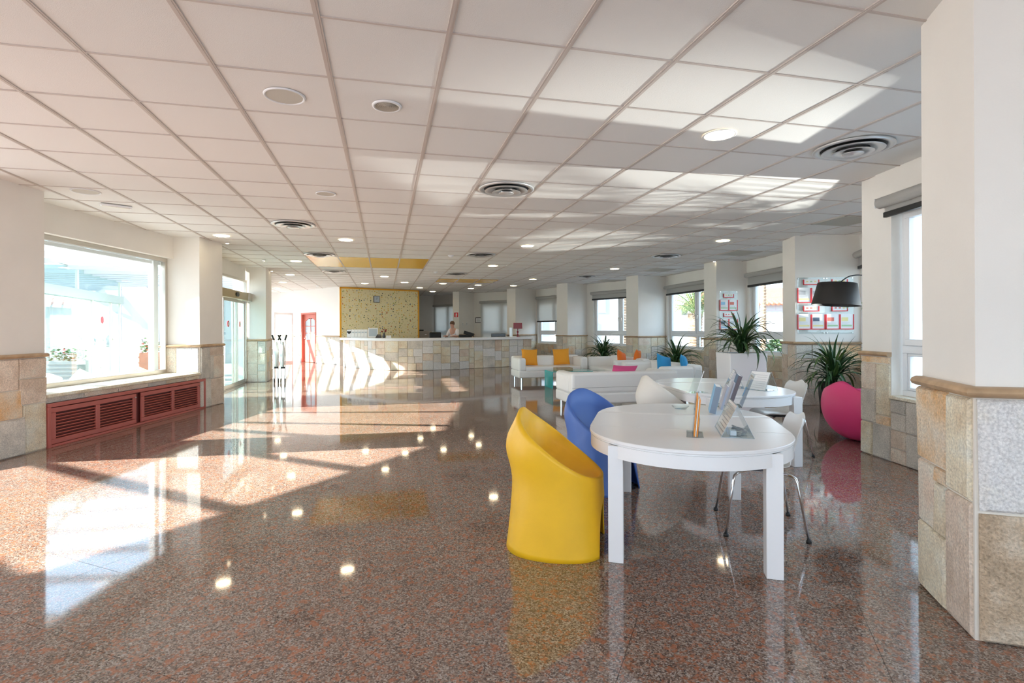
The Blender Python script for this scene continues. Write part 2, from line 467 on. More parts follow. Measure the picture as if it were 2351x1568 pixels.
def guillotine(u0, u1, z0, z1, mw, mh, rng):
    w_, h_ = u1 - u0, z1 - z0
    if w_ > mw or (w_ > mw * .75 and rng.random() < .5 and w_ / max(h_, .01) > 1.1):
        c = u0 + w_ * rng.uniform(.36, .64)
        return guillotine(u0, c, z0, z1, mw, mh, rng) + guillotine(c, u1, z0, z1, mw, mh, rng)
    if h_ > mh or (h_ > mh * .8 and rng.random() < .5):
        c = z0 + h_ * rng.uniform(.38, .62)
        return guillotine(u0, u1, z0, c, mw, mh, rng) + guillotine(u0, u1, c, z1, mw, mh, rng)
    return [(u0, u1, z0, z1)]
def clad(parent, p, q, z0, z1, mw=.5, mh=.42, weights=(5, 5, 4, 2, 1, 1), seed=0):
    rng = random.Random(seed * 13 + 5)
    d = Vector((q[0] - p[0], q[1] - p[1])); L = d.length; d.normalize()
    for (a, b, c, e) in guillotine(0, L, z0, z1, mw, mh, rng):
        put_stone(parent, p, d, a, b, c, e, rng.choices(range(6), weights)[0])
CAPP = [(-.01, 1.098), (.03, 1.098), (.05, 1.106), (.058, 1.122), (.05, 1.139), (.03, 1.147), (-.01, 1.147)]
STONE_T = 1.095

# ------------------------------------------------------------------ room outline (clockwise seen from above keeps the room on the right)
LEFT = [(-8.2, -6.75), (-8.4, 1.85), (-6.52, 5.4), (-6.5, 6.3), (-6.5, 9.5), (-6.5, 10.3), (-6.65, 11.0), (-7.35, 14.2), (-7.6, 15.2), (-11.6, 24.0), (-12.2, 24.2)]
BACK = [(-12.2, 24.4), (-9.8, 24.4), (-9.8, 27.4), (-3.97, 27.2)]
RIGHT = [(-1.9, 25.2), (1.0, 23.3), (2.8, 20.3), (5.0, 17.4), (5.9, 13.5), (6.3, 9.6), (5.1, 5.9), (4.25, 5.6), (4.25, -6.6)]
OUTLINE = LEFT + BACK + RIGHT
def inside(x, y, poly=OUTLINE):
    c = False; n = len(poly)
    for i in range(n):
        (x0, y0), (x1, y1) = poly[i], poly[(i + 1) % n]
        if (y0 > y) != (y1 > y) and x < (x1 - x0) * (y - y0) / (y1 - y0) + x0: c = not c
    return c

def clip_cell(poly):
    """clip a convex cell against the outline edges that pass through it"""
    n = len(OUTLINE); cx_ = sum(p[0] for p in poly) / len(poly); cy_ = sum(p[1] for p in poly) / len(poly)
    R_ = max(math.hypot(p[0] - cx_, p[1] - cy_) for p in poly)
    cut = False
    for i in range(n):
        a, b = Vector(OUTLINE[i]), Vector(OUTLINE[(i + 1) % n]); d = b - a; L_ = d.length; d.normalize()
        c = Vector((cx_, cy_)); t = max(0, min(L_, (c - a).dot(d)))
        if (a + d * t - c).length > R_: continue
        nn = Vector((d.y, -d.x))     # inside is to the right
        out = []
        for k in range(len(poly)):
            p, q = Vector(poly[k]), Vector(poly[(k + 1) % len(poly)])
            sp_, sq_ = (p - a).dot(nn), (q - a).dot(nn)
            if sp_ >= 0: out.append(tuple(p))
            if (sp_ >= 0) != (sq_ >= 0): out.append(tuple(p.lerp(q, sp_ / (sp_ - sq_))))
        if len(out) != len(poly) or any((Vector(o_) - Vector(p_)).length > 1e-6 for o_, p_ in zip(out, poly)): cut = True
        poly = out
        if len(poly) < 3: return None, True
    return poly, cut

# ------------------------------------------------------------------ floor
fl = MB().prism(OUTLINE, -.25, -.004).build('floor', FGROUT)
tag(fl, 'polished reddish brown speckled granite floor of square slabs', kind='structure')
FA = math.radians(-22.9)
fd, fe = Vector((.389, .921)), Vector((.921, -.389))
slab_me = MB().box(0, 1, 0, 1, -.02, 0).mesh('slab', FLOOR)
cells = []
SE, SD = 1.02, .513
for i in range(-32, 32):
    for j in range(-32, 75):
        e0, d0 = .573 + i * SE, 2.469 + j * SD
        c = fe * (e0 + SE / 2) + fd * (d0 + SD / 2)
        if inside(c.x, c.y) or any(inside(*(fe * (e0 + a * SE) + fd * (d0 + b * SD))) for a in (0, 1) for b in (0, 1)):
            vis = c.y > 1.2 and abs(c.x / c.y) < 1.05
            cells.append(((0 if vis else 1, c.length), e0, d0))
cells.sort()
g = .0012
rest = MB()
for k, (_, e0, d0) in enumerate(cells):
    o = fe * (e0 + g) + fd * (d0 + g)
    cell, cut = clip_cell([tuple(fe * (e0 + a) + fd * (d0 + b)) for a, b in ((g, g), (g, SD - g), (SE - g, SD - g), (SE - g, g))])
    if cell is None: continue
    if cut:
        if k < 299: MB().prism(cell, -.0038, 0).build('slab', FLOOR, fl)
        else: rest.prism(cell, -.0038, 0)
    elif k < 299:
        inst('slab', slab_me, fl, (o.x, o.y, 0), (0, 0, FA), (SE - 2 * g, SD - 2 * g, .19))
    else:
        rest.box(0, SE - 2 * g, 0, SD - 2 * g, -.0038, 0, Matrix.Translation((o.x, o.y, 0)) @ Matrix.Rotation(FA, 4, 'Z'))
tag(rest.build('distant_slabs', FLOOR, fl), None, kind='stuff')

# ------------------------------------------------------------------ ceiling grid
YAW, T, GX, GY = .23658, .6994, -2.4376, 2.9568
def grid(i, j, z=CEIL):
    a, b = i * T + GX, j * T + GY
    c, s = math.cos(YAW), math.sin(YAW)
    return Vector((c * a - s * b, s * a + c * b, z))
ce = MB().prism(OUTLINE, CEIL + .025, CEIL + .3).build('ceiling', PAINT_W)
tag(ce, 'suspended ceiling of square off-white tiles on a metal grid', kind='structure')
YCELLS = {(i, j) for i in range(1, 5) for j in range(14, 17)} | {(i, j) for i in range(6, 9) for j in (21, 22)}
DIFFS = [(5.5, 4.5), (1.5, 8.5), (9.5, 1.5), (1.5, 13.5), (6.5, 12.5), (1.5, 18.5), (6.5, 18.5), (12.5, 11.5), (12.5, 18.5)]
SQS = [(14.5, 10.5), (14.5, 15.5), (14.5, 20.5), (13.5, 5.5)]
tile_me = MB().box(0, 1, 0, 1, 0, .02).mesh('ceiling_tile', TILE)
tcells = []
for i in range(-16, 26):
    for j in range(-16, 38):
        if (i, j) in YCELLS: continue
        c = grid(i + .5, j + .5)
        if inside(c.x, c.y) or any(inside(*grid(i + a, j + b).xy) for a in (0.02, .98) for b in (0.02, .98)):
            vis = c.y > 1.3 and abs(c.x / c.y) < 1.1
            tcells.append(((0 if vis else 1, c.xy.length), i, j))
tcells.sort()
gw, gc = .014, .006     # half widths of main and cross rails
rest = MB()
trng = random.Random(5)
for k, (_, i, j) in enumerate(tcells):
    o = grid(i, j, CEIL + .004 + trng.uniform(0, .002))
    M = Matrix.Translation(o) @ Matrix.Rotation(YAW, 4, 'Z')
    cell, cut = clip_cell([tuple((M @ Vector(c_)).xy) for c_ in ((gw, gc, 0), (gw, T - gc, 0), (T - gw, T - gc, 0), (T - gw, gc, 0))])
    if cell is None: continue
    if cut:
        if k < 297: MB().prism(cell, CEIL + .004, CEIL + .024).build('ceiling_tile', TILE, ce)
        else: rest.prism(cell, CEIL + .004, CEIL + .024)
    elif k < 297:
        oo = M @ Vector((gw, gc, 0))
        inst('ceiling_tile', tile_me, ce, oo, (0, 0, YAW), (T - 2 * gw, T - 2 * gc, 1))
    else: rest.box(gw, T - gw, gc, T - gc, 0, .02, M)
tag(rest.build('distant_tiles', TILE, ce), None, kind='stuff')
ym = MB().box(0, 1, 0, 1, 0, .012).mesh('yellow_panel', TILE_Y)
for i in range(1, 5):
    o = grid(i, 14, CEIL + .001); M = Matrix.Translation(o) @ Matrix.Rotation(YAW, 4, 'Z')
    tag(inst('ceiling_panel', ym, ce, M @ Vector((gw, gc, 0)), (0, 0, YAW), (T - 2 * gw, 3 * T - 2 * gc, 1)), 'glossy yellow ceiling panel')
for i in range(6, 9):
    o = grid(i, 21.3, CEIL + .001); M = Matrix.Translation(o) @ Matrix.Rotation(YAW, 4, 'Z')
    tag(inst('ceiling_panel', ym, ce, M @ Vector((gw, gc, 0)), (0, 0, YAW), (T - 2 * gw, 1.7 * T - 2 * gc, 1)), 'glossy yellow ceiling panel')
# rails: the long ones one by one, cross ones joined
for i in range(-12, 20):
    segs = []; start = None
    for j in range(-160, 380):
        p = grid(i, j / 10)
        ok = inside(p.x, p.y)
        if ok and start is None: start = j
        if not ok and start is not None:
            segs.append((start / 10, j / 10)); start = None
    m = MB()
    for a, b in segs:
        if b - a < .3: continue
        M = Matrix.Translation(grid(i, a)) @ Matrix.Rotation(YAW, 4, 'Z')
        m.box(-gw - .003, gw + .003, 0, (b - a) * T, -.002, .012, M)
        m.box(-.006, .006, 0, (b - a) * T, -.004, -.001, M)
    if m.v: m.build('main_rail', RAIL, ce)
m = MB()
for j in range(-14, 36):
    for i in range(-13, 24):
        if any((i, jj) in YCELLS for jj in (j,)) and (i, j - 1) in YCELLS: continue
        p = grid(i + .5, j)
        if inside(p.x, p.y):
            M = Matrix.Translation(grid(i, j)) @ Matrix.Rotation(YAW, 4, 'Z')
            m.box(gw, T - gw, -gc - .002, gc + .002, -.001, .01, M)
tag(m.build('cross_rails', RAIL, ce), None, kind='stuff')
# dark void strip edge is closed by the slab above
# ------------------------------------------------------------------ columns
def column(poly, faces, name='column', seed=0, cap=True, weights=(5, 5, 4, 2, 1, 1), stones=None, capfaces=None, label=None):
    """poly: plan corners, faces: index pairs of faces to clad (room on right of travel)"""
    o = MB().prism(poly, 0, CEIL + .045).build(name, PAINT)
    tag(o, label, kind='structure')
    for k, (a, b) in enumerate(faces):
        p, q = poly[a], poly[b]
        if stones and k in stones:
            d = Vector((q[0] - p[0], q[1] - p[1])).normalized()
            for s_ in stones[k]: put_stone(o, p, d, *s_[:4], s_[4], th=.026)
        else: clad(o, p, q, 0, STONE_T, seed=seed * 7 + k, weights=weights)
    path = [poly[faces[0][0]]] + [poly[b] for a, b in faces]
    tag(MB().sweep(path, [(-.012, 0.0), (.008, 0.0), (.008, 1.1), (-.012, 1.1)]).build('stone_bedding', GROUT, o), None)
    MB().sweep(path, CAPP).build('cap_molding', WOOD, o, angle=50)
    return o

# near right pillar
pa, pb = Vector((2.10, 2.40)), Vector((.953, -.303))
pc = Vector((.303, .953))
P0 = tuple(pa + pc * .55); P1 = tuple(pa); P2 = tuple(pa + pb * 2.3); P3 = tuple(pa + pb * 2.3 + pc * .55)
near_st = {0: [(0, .33, .70, 1.095, 3), (.33, .55, .62, 1.095, 1), (0, .2, .36, .70, 2), (.2, .33, .5, .70, 3), (.2, .29, .25, .5, 1), (0, .31, 0, .36, 1), (.31, .55, 0, .62, 2)],
           1: [(0, 1.15, .58, 1.095, 4), (1.15, 2.3, .5, 1.095, 0), (0, .95, 0, .58, 5), (.95, 2.3, 0, .5, 1)]}
# fix the one cell that has to stay clear of its neighbour
near_st[0][3] = (.2, .33, .62, .70, 3); near_st[0][4] = (.2, .31, .36, .62, 1)
column([P0, P1, P2, P3], [(0, 1), (1, 2)], name='pillar_right', stones=near_st, label='square white pillar with rough stone base at the right foreground')
# right hand second column with flush low wall under window 1
def wallbox(name, p, q, t, z0, z1, mat=PAINT, parent=None):
    o = MB().seg(p, q, t, z0, z1, 1).build(name, mat, parent)
    if parent is None: tag(o, None, kind='structure')
    return o
X1 = 3.985
A2 = (X1, 6.02); B2 = (X1 + .01, 5.57)
column([(5.3, 6.02), A2, B2, (5.3, 5.57)], [(1, 2)], seed=21, weights=(4, 5, 4, 2, 0, 0),
       stones={0: [(0, .24, .72, 1.02, 2), (.24, .45, .46, 1.02, 1), (0, .45, 1.02, 1.095, 3), (0, .24, .36, .72, 0), (.24, .45, .36, .46, 3), (0, .18, 0, .36, 1), (.18, .45, 0, .36, 0)]},
       label='white column with stone base between the near window and the pink chair')
# wall with window 1 (X ~ 4)
w1 = MB()
w1.seg((X1 + .01, 5.57), (X1 + .01, 2.2), .26, 0, .67)
w1.seg((X1 + .01, 5.57), (X1 + .01, 2.2), .26, 2.66, CEIL + .045)
wr = w1.build('wall_right', PAINT); tag(wr, 'white right wall with low stone cladding under the near window', kind='structure')
clad(wr, (X1 + .01, 5.57), (X1 + .01, 2.6), 0, .66, seed=31, mw=.48, mh=.38, weights=(4, 5, 5, 1, 0, 0))
MB().box(X1 - .03, X1 + .2, 2.2, 5.57, .66, .695).build('sill_board', ST_CREAM, wr, bevel=.008)
# plain right wall behind the camera with openings
w1 = MB()
for (a, b) in ((1.2, .2), (-3.0, -3.6), (-6.6, -6.61)):
    w1.seg((X1 + .01, a), (X1 + .01, b), .26, 0, CEIL + .045)
w1.seg((X1 + .01, 2.2), (X1 + .01, -6.6), .26, 0, .7); w1.seg((X1 + .01, 2.2), (X1 + .01, -6.6), .26, 2.66, CEIL + .045)
tag(w1.build('wall_right_rear', PAINT), None, kind='structure')
# wall behind the camera
w1 = MB()
w1.seg((4.25, -6.6), (-8, -6.6), .25, 0, .6); w1.seg((4.25, -6.6), (-8, -6.6), .25, 2.66, CEIL + .045)
for xx in (4.2, .6, -3.2, -7.4): w1.seg((xx, -6.6), (xx - .6, -6.6), .25, 0, CEIL + .045)
tag(w1.build('wall_rear', PAINT), None, kind='structure')

def rad(c, t, r, wdt, dep):
    """column from inner near corner c, tangent away t, radial outward r"""
    c, t, r = Vector(c), Vector(t).normalized(), Vector(r).normalized()
    return [tuple(c + t * wdt + r * dep), tuple(c + t * wdt), tuple(c), tuple(c + r * dep)]
COLS = [((5.15, 9.62), (.13, .99), (.99, -.13), .6, 1.12),
        ((5.10, 13.2), (-.15, .99), (.99, .15), .6, .82),
        ((4.00, 16.75), (-.44, .9), (.9, .44), .6, 1.12),
        ((2.06, 19.6), (-.6, .8), (.8, .6), .6, 1.0),
        ((.15, 22.1), (-.72, .7), (.7, .72), .5, 1.3),
        ((-2.38, 23.8), (-.85, .52), (.45, .9), .35, 1.3)]
clabels = ['white column carrying red-framed poster holders behind the arc lamp', 'white column with a single poster board behind the tall white planter',
           'plain white column between the palm window and the window with the tree trunk', 'plain white column right of the half-lowered blind',
           'white column behind the red table lamp', 'white column with the fire extinguisher sign behind reception']
polys = []
for k, (c, t, r, wd, dp) in enumerate(COLS):
    P = rad(c, t, r, wd, dp); polys.append(P)
    column(P, [(1, 2), (2, 3)] if k == 0 or k > 3 else [(0, 1), (1, 2), (2, 3)], seed=40 + k, weights=(4, 5, 5, 1, 1, 0), label=clabels[k])

# ------------------------------------------------------------------ windows of the right facade
WN = [0]
def bay(p, q, n, name, z0=.74, z1=2.58, seed=0, window=True, m0=.12, m1=.12, parts=2, zt=1.2, clad_it=True, blind=None, wlabel=None, blabel=None, tube_z=2.70):
    """wall p->q (room on the right of travel), with sill wall, lintel and a casement window"""
    p, q = Vector(p), Vector(q); d = (q - p); L = d.length; d.normalize(); nn = Vector((-d.y, d.x))
    def P(u, v=0): r = p + d * u + nn * v; return (r.x, r.y)
    m = MB()
    m.seg(P(0), P(L), .24, 0, z0); m.seg(P(0), P(L), .24, z1, CEIL + .045)
    if m0 > 0: m.seg(P(0), P(m0), .24, z0, z1)
    if m1 > 0: m.seg(P(L - m1), P(L), .24, z0, z1)
    wo_ = m.build('wall_right_bay', PAINT); tag(wo_, None, kind='structure')
    if clad_it: clad(wo_, P(0), P(L), 0, z0 - .03, seed=seed, mw=.55, mh=.4, weights=(4, 4, 4, 1, 0, 0))
    m = MB(); m.prism([P(0, -.03), P(L, -.03), P(L, .14), P(0, .14)], z0 - .02, z0 + .015); m.build('sill_board', ST_CREAM, wo_, bevel=.006)
    WN[0] += 1
    wi = casement(P(m0, .12), P(L - m1, .12), z0 + .015, z1, zt, parts, n)
    if wlabel: wi['label'] = wlabel
    if blind is not None: roller(P(m0 - .05, -.07), P(L - m1 + .05, -.07), tube_z, blind, blabel)
    return wo_
def casement(p, q, z0, z1, zt, parts, n):
    p, q = Vector(p), Vector(q); L = (q - p).length; a = math.atan2((q - p).y, (q - p).x)
    root = thing('window_%d' % n, (p.x, p.y, 0), a, None, None, kind='structure')
    fr = MB(); t = .06
    fr.ring(0, L, -.03, .05, z0, z1, t, bars=[(L * k / parts, .045) for k in range(1, parts)], zt=zt)
    fr.build('frame', PVC, root, bevel=.004)
    for k in range(parts):
        x0, x1 = L * k / parts + (.061 if k == 0 else .046), L * (k + 1) / parts - (.061 if k == parts - 1 else .046)
        for (a0, a1) in ((z0 + t + .001, zt - .041), (zt + .041, z1 - t - .001)):
            s_ = MB(); y0, y1 = (-.05, .02) if a0 > zt else (-.02, .03); w_ = .065 if a0 > zt else .03
            s_.ring(x0, x1, y0, y1, a0, a1, w_)
            so_ = s_.build('sash', PVC, root, bevel=.005)
            MB().box(x0 + w_ - .005, x1 - w_ + .005, -.004, .004, a0 + w_ - .005, a1 - w_ + .005).build('pane', GLASS, so_)
            if a0 > zt:
                hx = x1 - .03 if k % 2 == 0 else x0 + .03
                h = MB().box(hx - .014, hx + .014, -.065, -.05, 1.72, 1.80); h.box(hx - .009, hx + .009, -.1, -.065, 1.75, 1.77)
                h.box(hx - .009, hx + .009, -.1, -.085, 1.66, 1.77)
                h.build('handle', ALU, so_, bevel=.003)
    return root
def roller(p, q, z, bottom, label=None, black=True):
    p, q = Vector(p), Vector(q); L = (q - p).length; a = math.atan2((q - p).y, (q - p).x)
    r = thing('roller_blind', (p.x, p.y, z), a, label, 'blind')
    MB().cyl((0, 0, 0), (L, 0, 0), .058, n=20).build('roller_tube', BLIND, r, angle=40)
    for x in (-.012, L):
        MB().box(x, x + .012, -.05, .07, -.05, .05).build('bracket', PVC if black else BLACK, r, bevel=.01)
    MB().box(.02, L - .02, .04, .043, bottom - z, 0).build('blind_fabric', BLIND, r)
    MB().box(.02, L - .02, .02, .06, bottom - z - .055, bottom - z).build('bottom_bar', BLACK if black else ALU, r, bevel=.006)
    return r

# window 1 in the flush wall
wi = casement((X1 + .13, 5.54), (X1 + .13, 2.6), .695, 2.66, 1.18, 2, 1)
wi['label'] = 'white framed window at the right beside the foreground pillar'
roller((X1 - .09, 5.6), (X1 - .09, 2.7), 2.72, 2.62, 'white roller blind rolled up above the near right window')
# bay 1: behind the second column to poster column; travelling so that the room is on the right = towards camera
def offs(P, i): return P[i]
b3, b4, b5, b6, b7, b8 = polys
def mid(c, v=.0): return c
bay((b3[3][0] - .02, b3[3][1]), (5.05, 5.9), 2, 'b1', seed=51, m0=.05, m1=.1, blind=2.5, blabel='white roller blind rolled up above the window beside the black arc lamp', wlabel='narrow visible window behind the arc lamp')
bay(b4[3], (b3[0][0] - .1, b3[0][1]), 3, 'b2', seed=52, m0=.15, m1=.1, blind=2.46, blabel='rolled up blind with black bar between the two poster columns', wlabel='window between the two poster columns, behind the tall white planter')
bay(b5[3], (b4[0][0] - .1, b4[0][1]), 4, 'b3', seed=53, m0=.15, m1=.1, blind=2.5, blabel='rolled up blind with black bar above the palm tree window', wlabel='window showing the thick palm trunk')
bay(b6[3], (b5[0][0] - .1, b5[0][1]), 5, 'b4', seed=54, m0=.35, m1=.1, blind=2.5, blabel='rolled up blind with black bar left of the palm tree window', wlabel='window showing a white villa, left of the palm window')
bay(b7[3], (b6[0][0] - .05, b6[0][1]), 6, 'b5', seed=55, m0=.15, m1=.1, blind=1.72, blabel='half lowered grey blind behind the white sofa with amber cushions', wlabel='window under the half lowered blind')
bay(b8[3], (b7[0][0] - .05, b7[0][1]), 7, 'b6', seed=56, m0=.45, m1=.2, blind=.95, blabel='fully lowered pale blind right of the framed certificate', clad_it=False, wlabel='window behind the fully lowered blind beside the certificate', tube_z=2.62)
bay((-3.97, 26.9), (b8[0][0] - .02, b8[0][1]), 8, 'b7', seed=57, m0=.1, m1=.4, blind=.95, blabel='fully lowered pale blind in the back corner next to the dotted wallpaper', clad_it=False, wlabel='window behind the corner blind', tube_z=2.55)
wallbox('wall_back_office', (-8.5, 25.7), (-3.97, 26.9), .25, 0, CEIL + .045)
wallbox('wall_back_side', (-9.2, 23.4), (-8.5, 25.8), .25, 0, CEIL + .045)

# ------------------------------------------------------------------ back left walls
WA, WB = Vector((-10.6, 24.0)), Vector((-6.72, 20.72))
dW = (WB - WA).normalized()
def onW(u): r = WA + dW * u; return (r.x, r.y)
LW = (WB - WA).length
# door at px 694..724
def hit(px):   # intersection of view ray with wall W
    k = (px - 1175.5) / F_PX
    t = (WA.x - k * WA.y) / (k * dW.y - dW.x)
    return t
u0, u1 = hit(692), hit(726)
m = MB(); m.seg(onW(0), onW(u0), .25, 0, CEIL + .045); m.seg(onW(u1), onW(LW), .25, 0, CEIL + .045); m.seg(onW(u0), onW(u1), .25, 2.1, CEIL + .045)
m.seg((-12.3, 24.0), tuple(WA), .25, 0, CEIL + .045)
wb = m.build('wall_back', PAINT_W); tag(wb, 'white back wall with the red glazed door', kind='structure')
clad(wb, onW(0), onW(u0), 0, STONE_T, seed=61, weights=(6, 3, 4, 0, 3, 0)); clad(wb, onW(u1), onW(LW), 0, STONE_T, seed=62, weights=(6, 3, 4, 0, 3, 0))
MB().sweep([onW(0), onW(u0)], CAPP).build('cap_molding', WOOD, wb); MB().sweep([onW(u1), onW(LW)], CAPP).build('cap_molding', WOOD, wb)
# red door
dw = u1 - u0; ang = math.atan2(dW.y, dW.x)
dr = thing('door_1', (*onW(u0), 0), ang, 'salmon red wooden door with an arched six-pane glazing in the back wall', None, kind='structure')
REDD = plain('door_red', (.62, .17, .12), .45)
fr = MB().box(0, .07, -.03, .2, 0, 2.03).box(dw - .07, dw, -.03, .2, 0, 2.03).box(0, dw, -.03, .2, 2.03, 2.1); fr.build('door_frame', REDD, dr, bevel=.006)
x0, x1 = .07, dw - .07; wl_ = x1 - x0
dl_ = MB().box(x0, x0 + .1, .08, .13, 0.01, 2.03).box(x1 - .1, x1, .08, .13, .01, 2.03).box(x0 + .1, x1 - .1, .08, .13, .01, .95)
arch = [(x0 + .1, 1.72)] + [(x0 + .1 + (wl_ - .2) * k / 10, 1.72 + .16 * math.sin(PI * k / 10)) for k in range(1, 10)] + [(x1 - .1, 1.72), (x1 - .1, 2.03), (x0 + .1, 2.03)]
dl_.prism([(a, b) for a, b in arch], -.13, -.08, Matrix.Rotation(PI / 2, 4, 'X'))
dlo = dl_.build('door_leaf', REDD, dr, bevel=.004)
xm = (x0 + x1) / 2
MB().box(xm - .015, xm + .015, .085, .125, .95, 1.9).box(x0 + .1, x1 - .1, .085, .125, 1.22, 1.25).box(x0 + .1, x1 - .1, .085, .125, 1.52, 1.55).build('glazing_bar', REDD, dlo)
for a0, a1 in ((x0 + .1, xm - .015), (xm + .015, x1 - .1)):
    for c0, c1 in ((.95, 1.22), (1.25, 1.52), (1.55, 1.84)):
        MB().box(a0, a1, .1, .11, c0, c1).build('pane', PALESCREEN, dlo)
MB().cyl((x0 + .05, .04, 1.02), (x0 + .05, .08, 1.02), .02).box(x0 + .03, x0 + .15, .03, .045, 1.01, 1.03).build('handle', CHROME, dlo)
# wallpaper wall
YA, YB = (-6.75, 20.72), (-4.02, 22.85)
wy = wallbox('wall_wallpaper', YA, YB, .3, 0, CEIL, PAINT_W)
wy['label'] = 'feature wall behind reception covered in yellow dotted wallpaper'
dY = Vector((YB[0] - YA[0], YB[1] - YA[1])); LY = dY.length; dY.normalize()
wp = thing('wallpaper_panel', (*YA, 0), math.atan2(dY.y, dY.x), 'khaki wallpaper panel with coloured dots inside an orange yellow frame', 'wallpaper')
MB().box(.05, LY - .05, -.02, -.001, .9, CEIL - .06).build('patterned_sheet', WALLPAPER, wp)
MB().box(0, .06, -.035, -.001, 1.05, CEIL - .01).box(LY - .06, LY, -.035, -.001, 0, CEIL - .01).box(0, LY, -.035, -.001, CEIL - .07, CEIL - .01).build('border_frame', YELP, wp)
ck = thing('wall_clock', (*(Vector(YA) + dY * 1.52), 2.62), math.atan2(dY.y, dY.x), 'square wall clock with a pale face hung on the dotted wallpaper', 'clock')
MB().box(-.13, .13, -.06, -.02, -.14, .14).build('case', DARKG, ck, bevel=.008)
MB().box(-.11, .11, -.065, -.059, -.12, .12).build('dial', PALESCREEN, ck)
MB().box(-.005, .005, -.07, -.066, 0, .08).box(-.05, .0, -.07, -.066, -.004, .005).build('hands', BLACK, ck)

# ------------------------------------------------------------------ left side
XL = -5.59
c1 = column([(-6.35, 6.33), (-6.35, 5.55), (XL, 5.55), (XL, 6.33)], [(2, 3)], seed=71, weights=(4, 4, 4, 3, 0, 0), label='white column with stone base at the left edge, left of the big window',
            stones={0: [(0, .5, 0, .42, 0), (0, .47, .42, .74, 3), (0, .43, .74, 1.095, 2), (.43, .78, .86, 1.095, 2), (.43, .78, .56, .86, 2), (.47, .5, .42, .56, 1), (.5, .78, 0, .56, 1)]})
c2 = column([(-6.3, 10.22), (-6.3, 9.47), (XL, 9.47), (XL, 10.22)], [(1, 2), (2, 3)], seed=72, weights=(4, 3, 4, 0, 3, 0), label='white column with stone base between the big left window and the sliding door',
            stones={0: [(0, .3, .64, 1.095, 2), (.3, .71, .64, 1.095, 4), (0, .71, 0, .64, 1)],
                    1: [(0, .28, .52, 1.095, 0), (.28, .75, .93, 1.095, 2), (.28, .4, .5, .93, 0), (.4, .75, .5, .93, 2), (0, .32, 0, .52, 0), (.32, .75, 0, .5, 2)]})
# left window 1
m = MB(); m.box(-6.55, -6.05, 6.33, 9.47, 2.685, CEIL + .045); m.box(-6.4, -5.64, 6.34, 9.46, 0, .6)
wl1 = m.build('wall_left', PAINT); tag(wl1, 'white left wall with deep stone window seat', kind='structure')
d_ = Vector((0, 1))
uu = 6.33
for k, (wd, mi) in enumerate(((.62, 0), (.6, 2), (.62, 2), (.42, 0), (.5, 1), (.38, 1))):
    put_stone(wl1, (-5.64, 6.33), d_, uu - 6.33, uu - 6.33 + wd, .53, .6, mi, th=.03); uu += wd
MB().box(-6.25, -5.56, 6.33, 9.47, .6, .645).build('seat_slab', ST_CREAM, wl1, bevel=.012)
lw = thing('window_9', (-6.2, 6.33, 0), PI / 2, 'large fixed window with brushed metal frame above the red louvres', None, kind='structure')
m = MB().ring(0, 3.14, -.04, .05, .645, 2.685, .06, w2=.065)
m.build('frame', ALU, lw, bevel=.004)
m = MB().box(2.86, 2.98, .02, .12, .71, 2.62).box(0, 3.08, .05, .1, 2.56, 2.62); m.build('outer_frame', PVC, lw, bevel=.004)
MB().box(.055, 3.085, -.004, .004, .705, 2.625).build('pane', GLASS, lw)
# red louvre cabinet
rc = thing('louvre_cabinet', (-5.6, 6.33, 0), PI / 2, 'long low dark red louvred radiator cover under the left window seat', 'radiator cover')
CL = 3.26
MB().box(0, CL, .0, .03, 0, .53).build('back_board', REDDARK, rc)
m = MB().box(0, CL, -.05, .0, .485, .53).box(0, .045, -.05, 0, 0, .485).box(CL - .045, CL, -.05, 0, 0, .485).box(.045, CL - .045, -.045, 0, 0, .03)
m.build('surround', RED, rc, bevel=.004)
for (a, b) in ((.05, 1.5), (1.6, 3.1)):
    d = MB(); z0, z1 = .035, .475; c = (a + b) / 2
    d.ring(a, b, -.04, -.015, z0, z1, .07, w2=.06, bars=[(c, .035)])
    do = d.build('door', RED, rc, bevel=.005)
    for (s0, s1) in ((a + .07, c - .035), (c + .035, b - .07)):
        for k in range(8):
            zz = z0 + .075 + k * .038
            M = Matrix.Translation((0, -.022, zz)) @ Matrix.Rotation(math.radians(-38), 4, 'X')
            MB().box(s0, s1, -.016, .016, -.004, .004, M).build('slat', RED, do)
    MB().cyl((b - .03, -.04, .42), (b - .03, -.055, .42), .009).build('knob', ALU, do)
# door recess
DA, DB = Vector((-6.42, 10.9)), Vector((-7.12, 14.15))
dD = (DB - DA).normalized(); LD = (DB - DA).length; aD = math.atan2(dD.y, dD.x)
def onD(u, v=0): r = DA + dD * u + Vector((-dD.y, dD.x)) * v; return (r.x, r.y)
m = MB(); m.seg((-6.3, 10.2), tuple(DA), .2, 0, CEIL + .045); m.seg(onD(0), onD(LD), .25, 2.72, CEIL + .045)
m.build('wall_left_door', PAINT); tag(bpy.data.objects['wall_left_door'], None, kind='structure')
sd = thing('door_2', (DA.x, DA.y, 0), aD, 'automatic sliding glass entrance doors with brass coloured header box', None, kind='structure')
BRASS = plain('brass_header', (.45, .36, .2), .3, metal=.6)
MB().box(0, LD, -.03, .05, 2.66, 2.72).box(0, .05, -.03, .05, 2.3, 2.72).box(LD - .05, LD, -.03, .05, 0, 2.72).box(LD * .35, LD * .35 + .05, -.03, .05, 2.3, 2.7).box(0, LD, -.03, .05, 0, .03).build('frame', ALU, sd, bevel=.004)
MB().box(.05, LD - .05, 0, .01, 2.36, 2.66).build('transom_pane', GLASS, sd)
MB().box(0, LD - .35, -.16, .02, 2.16, 2.36).build('header_box', BRASS, sd, bevel=.01)
MB().box(LD - .35, LD + .25, -.17, .02, 2.15, 2.37).build('header_end', ALU, sd, bevel=.01)
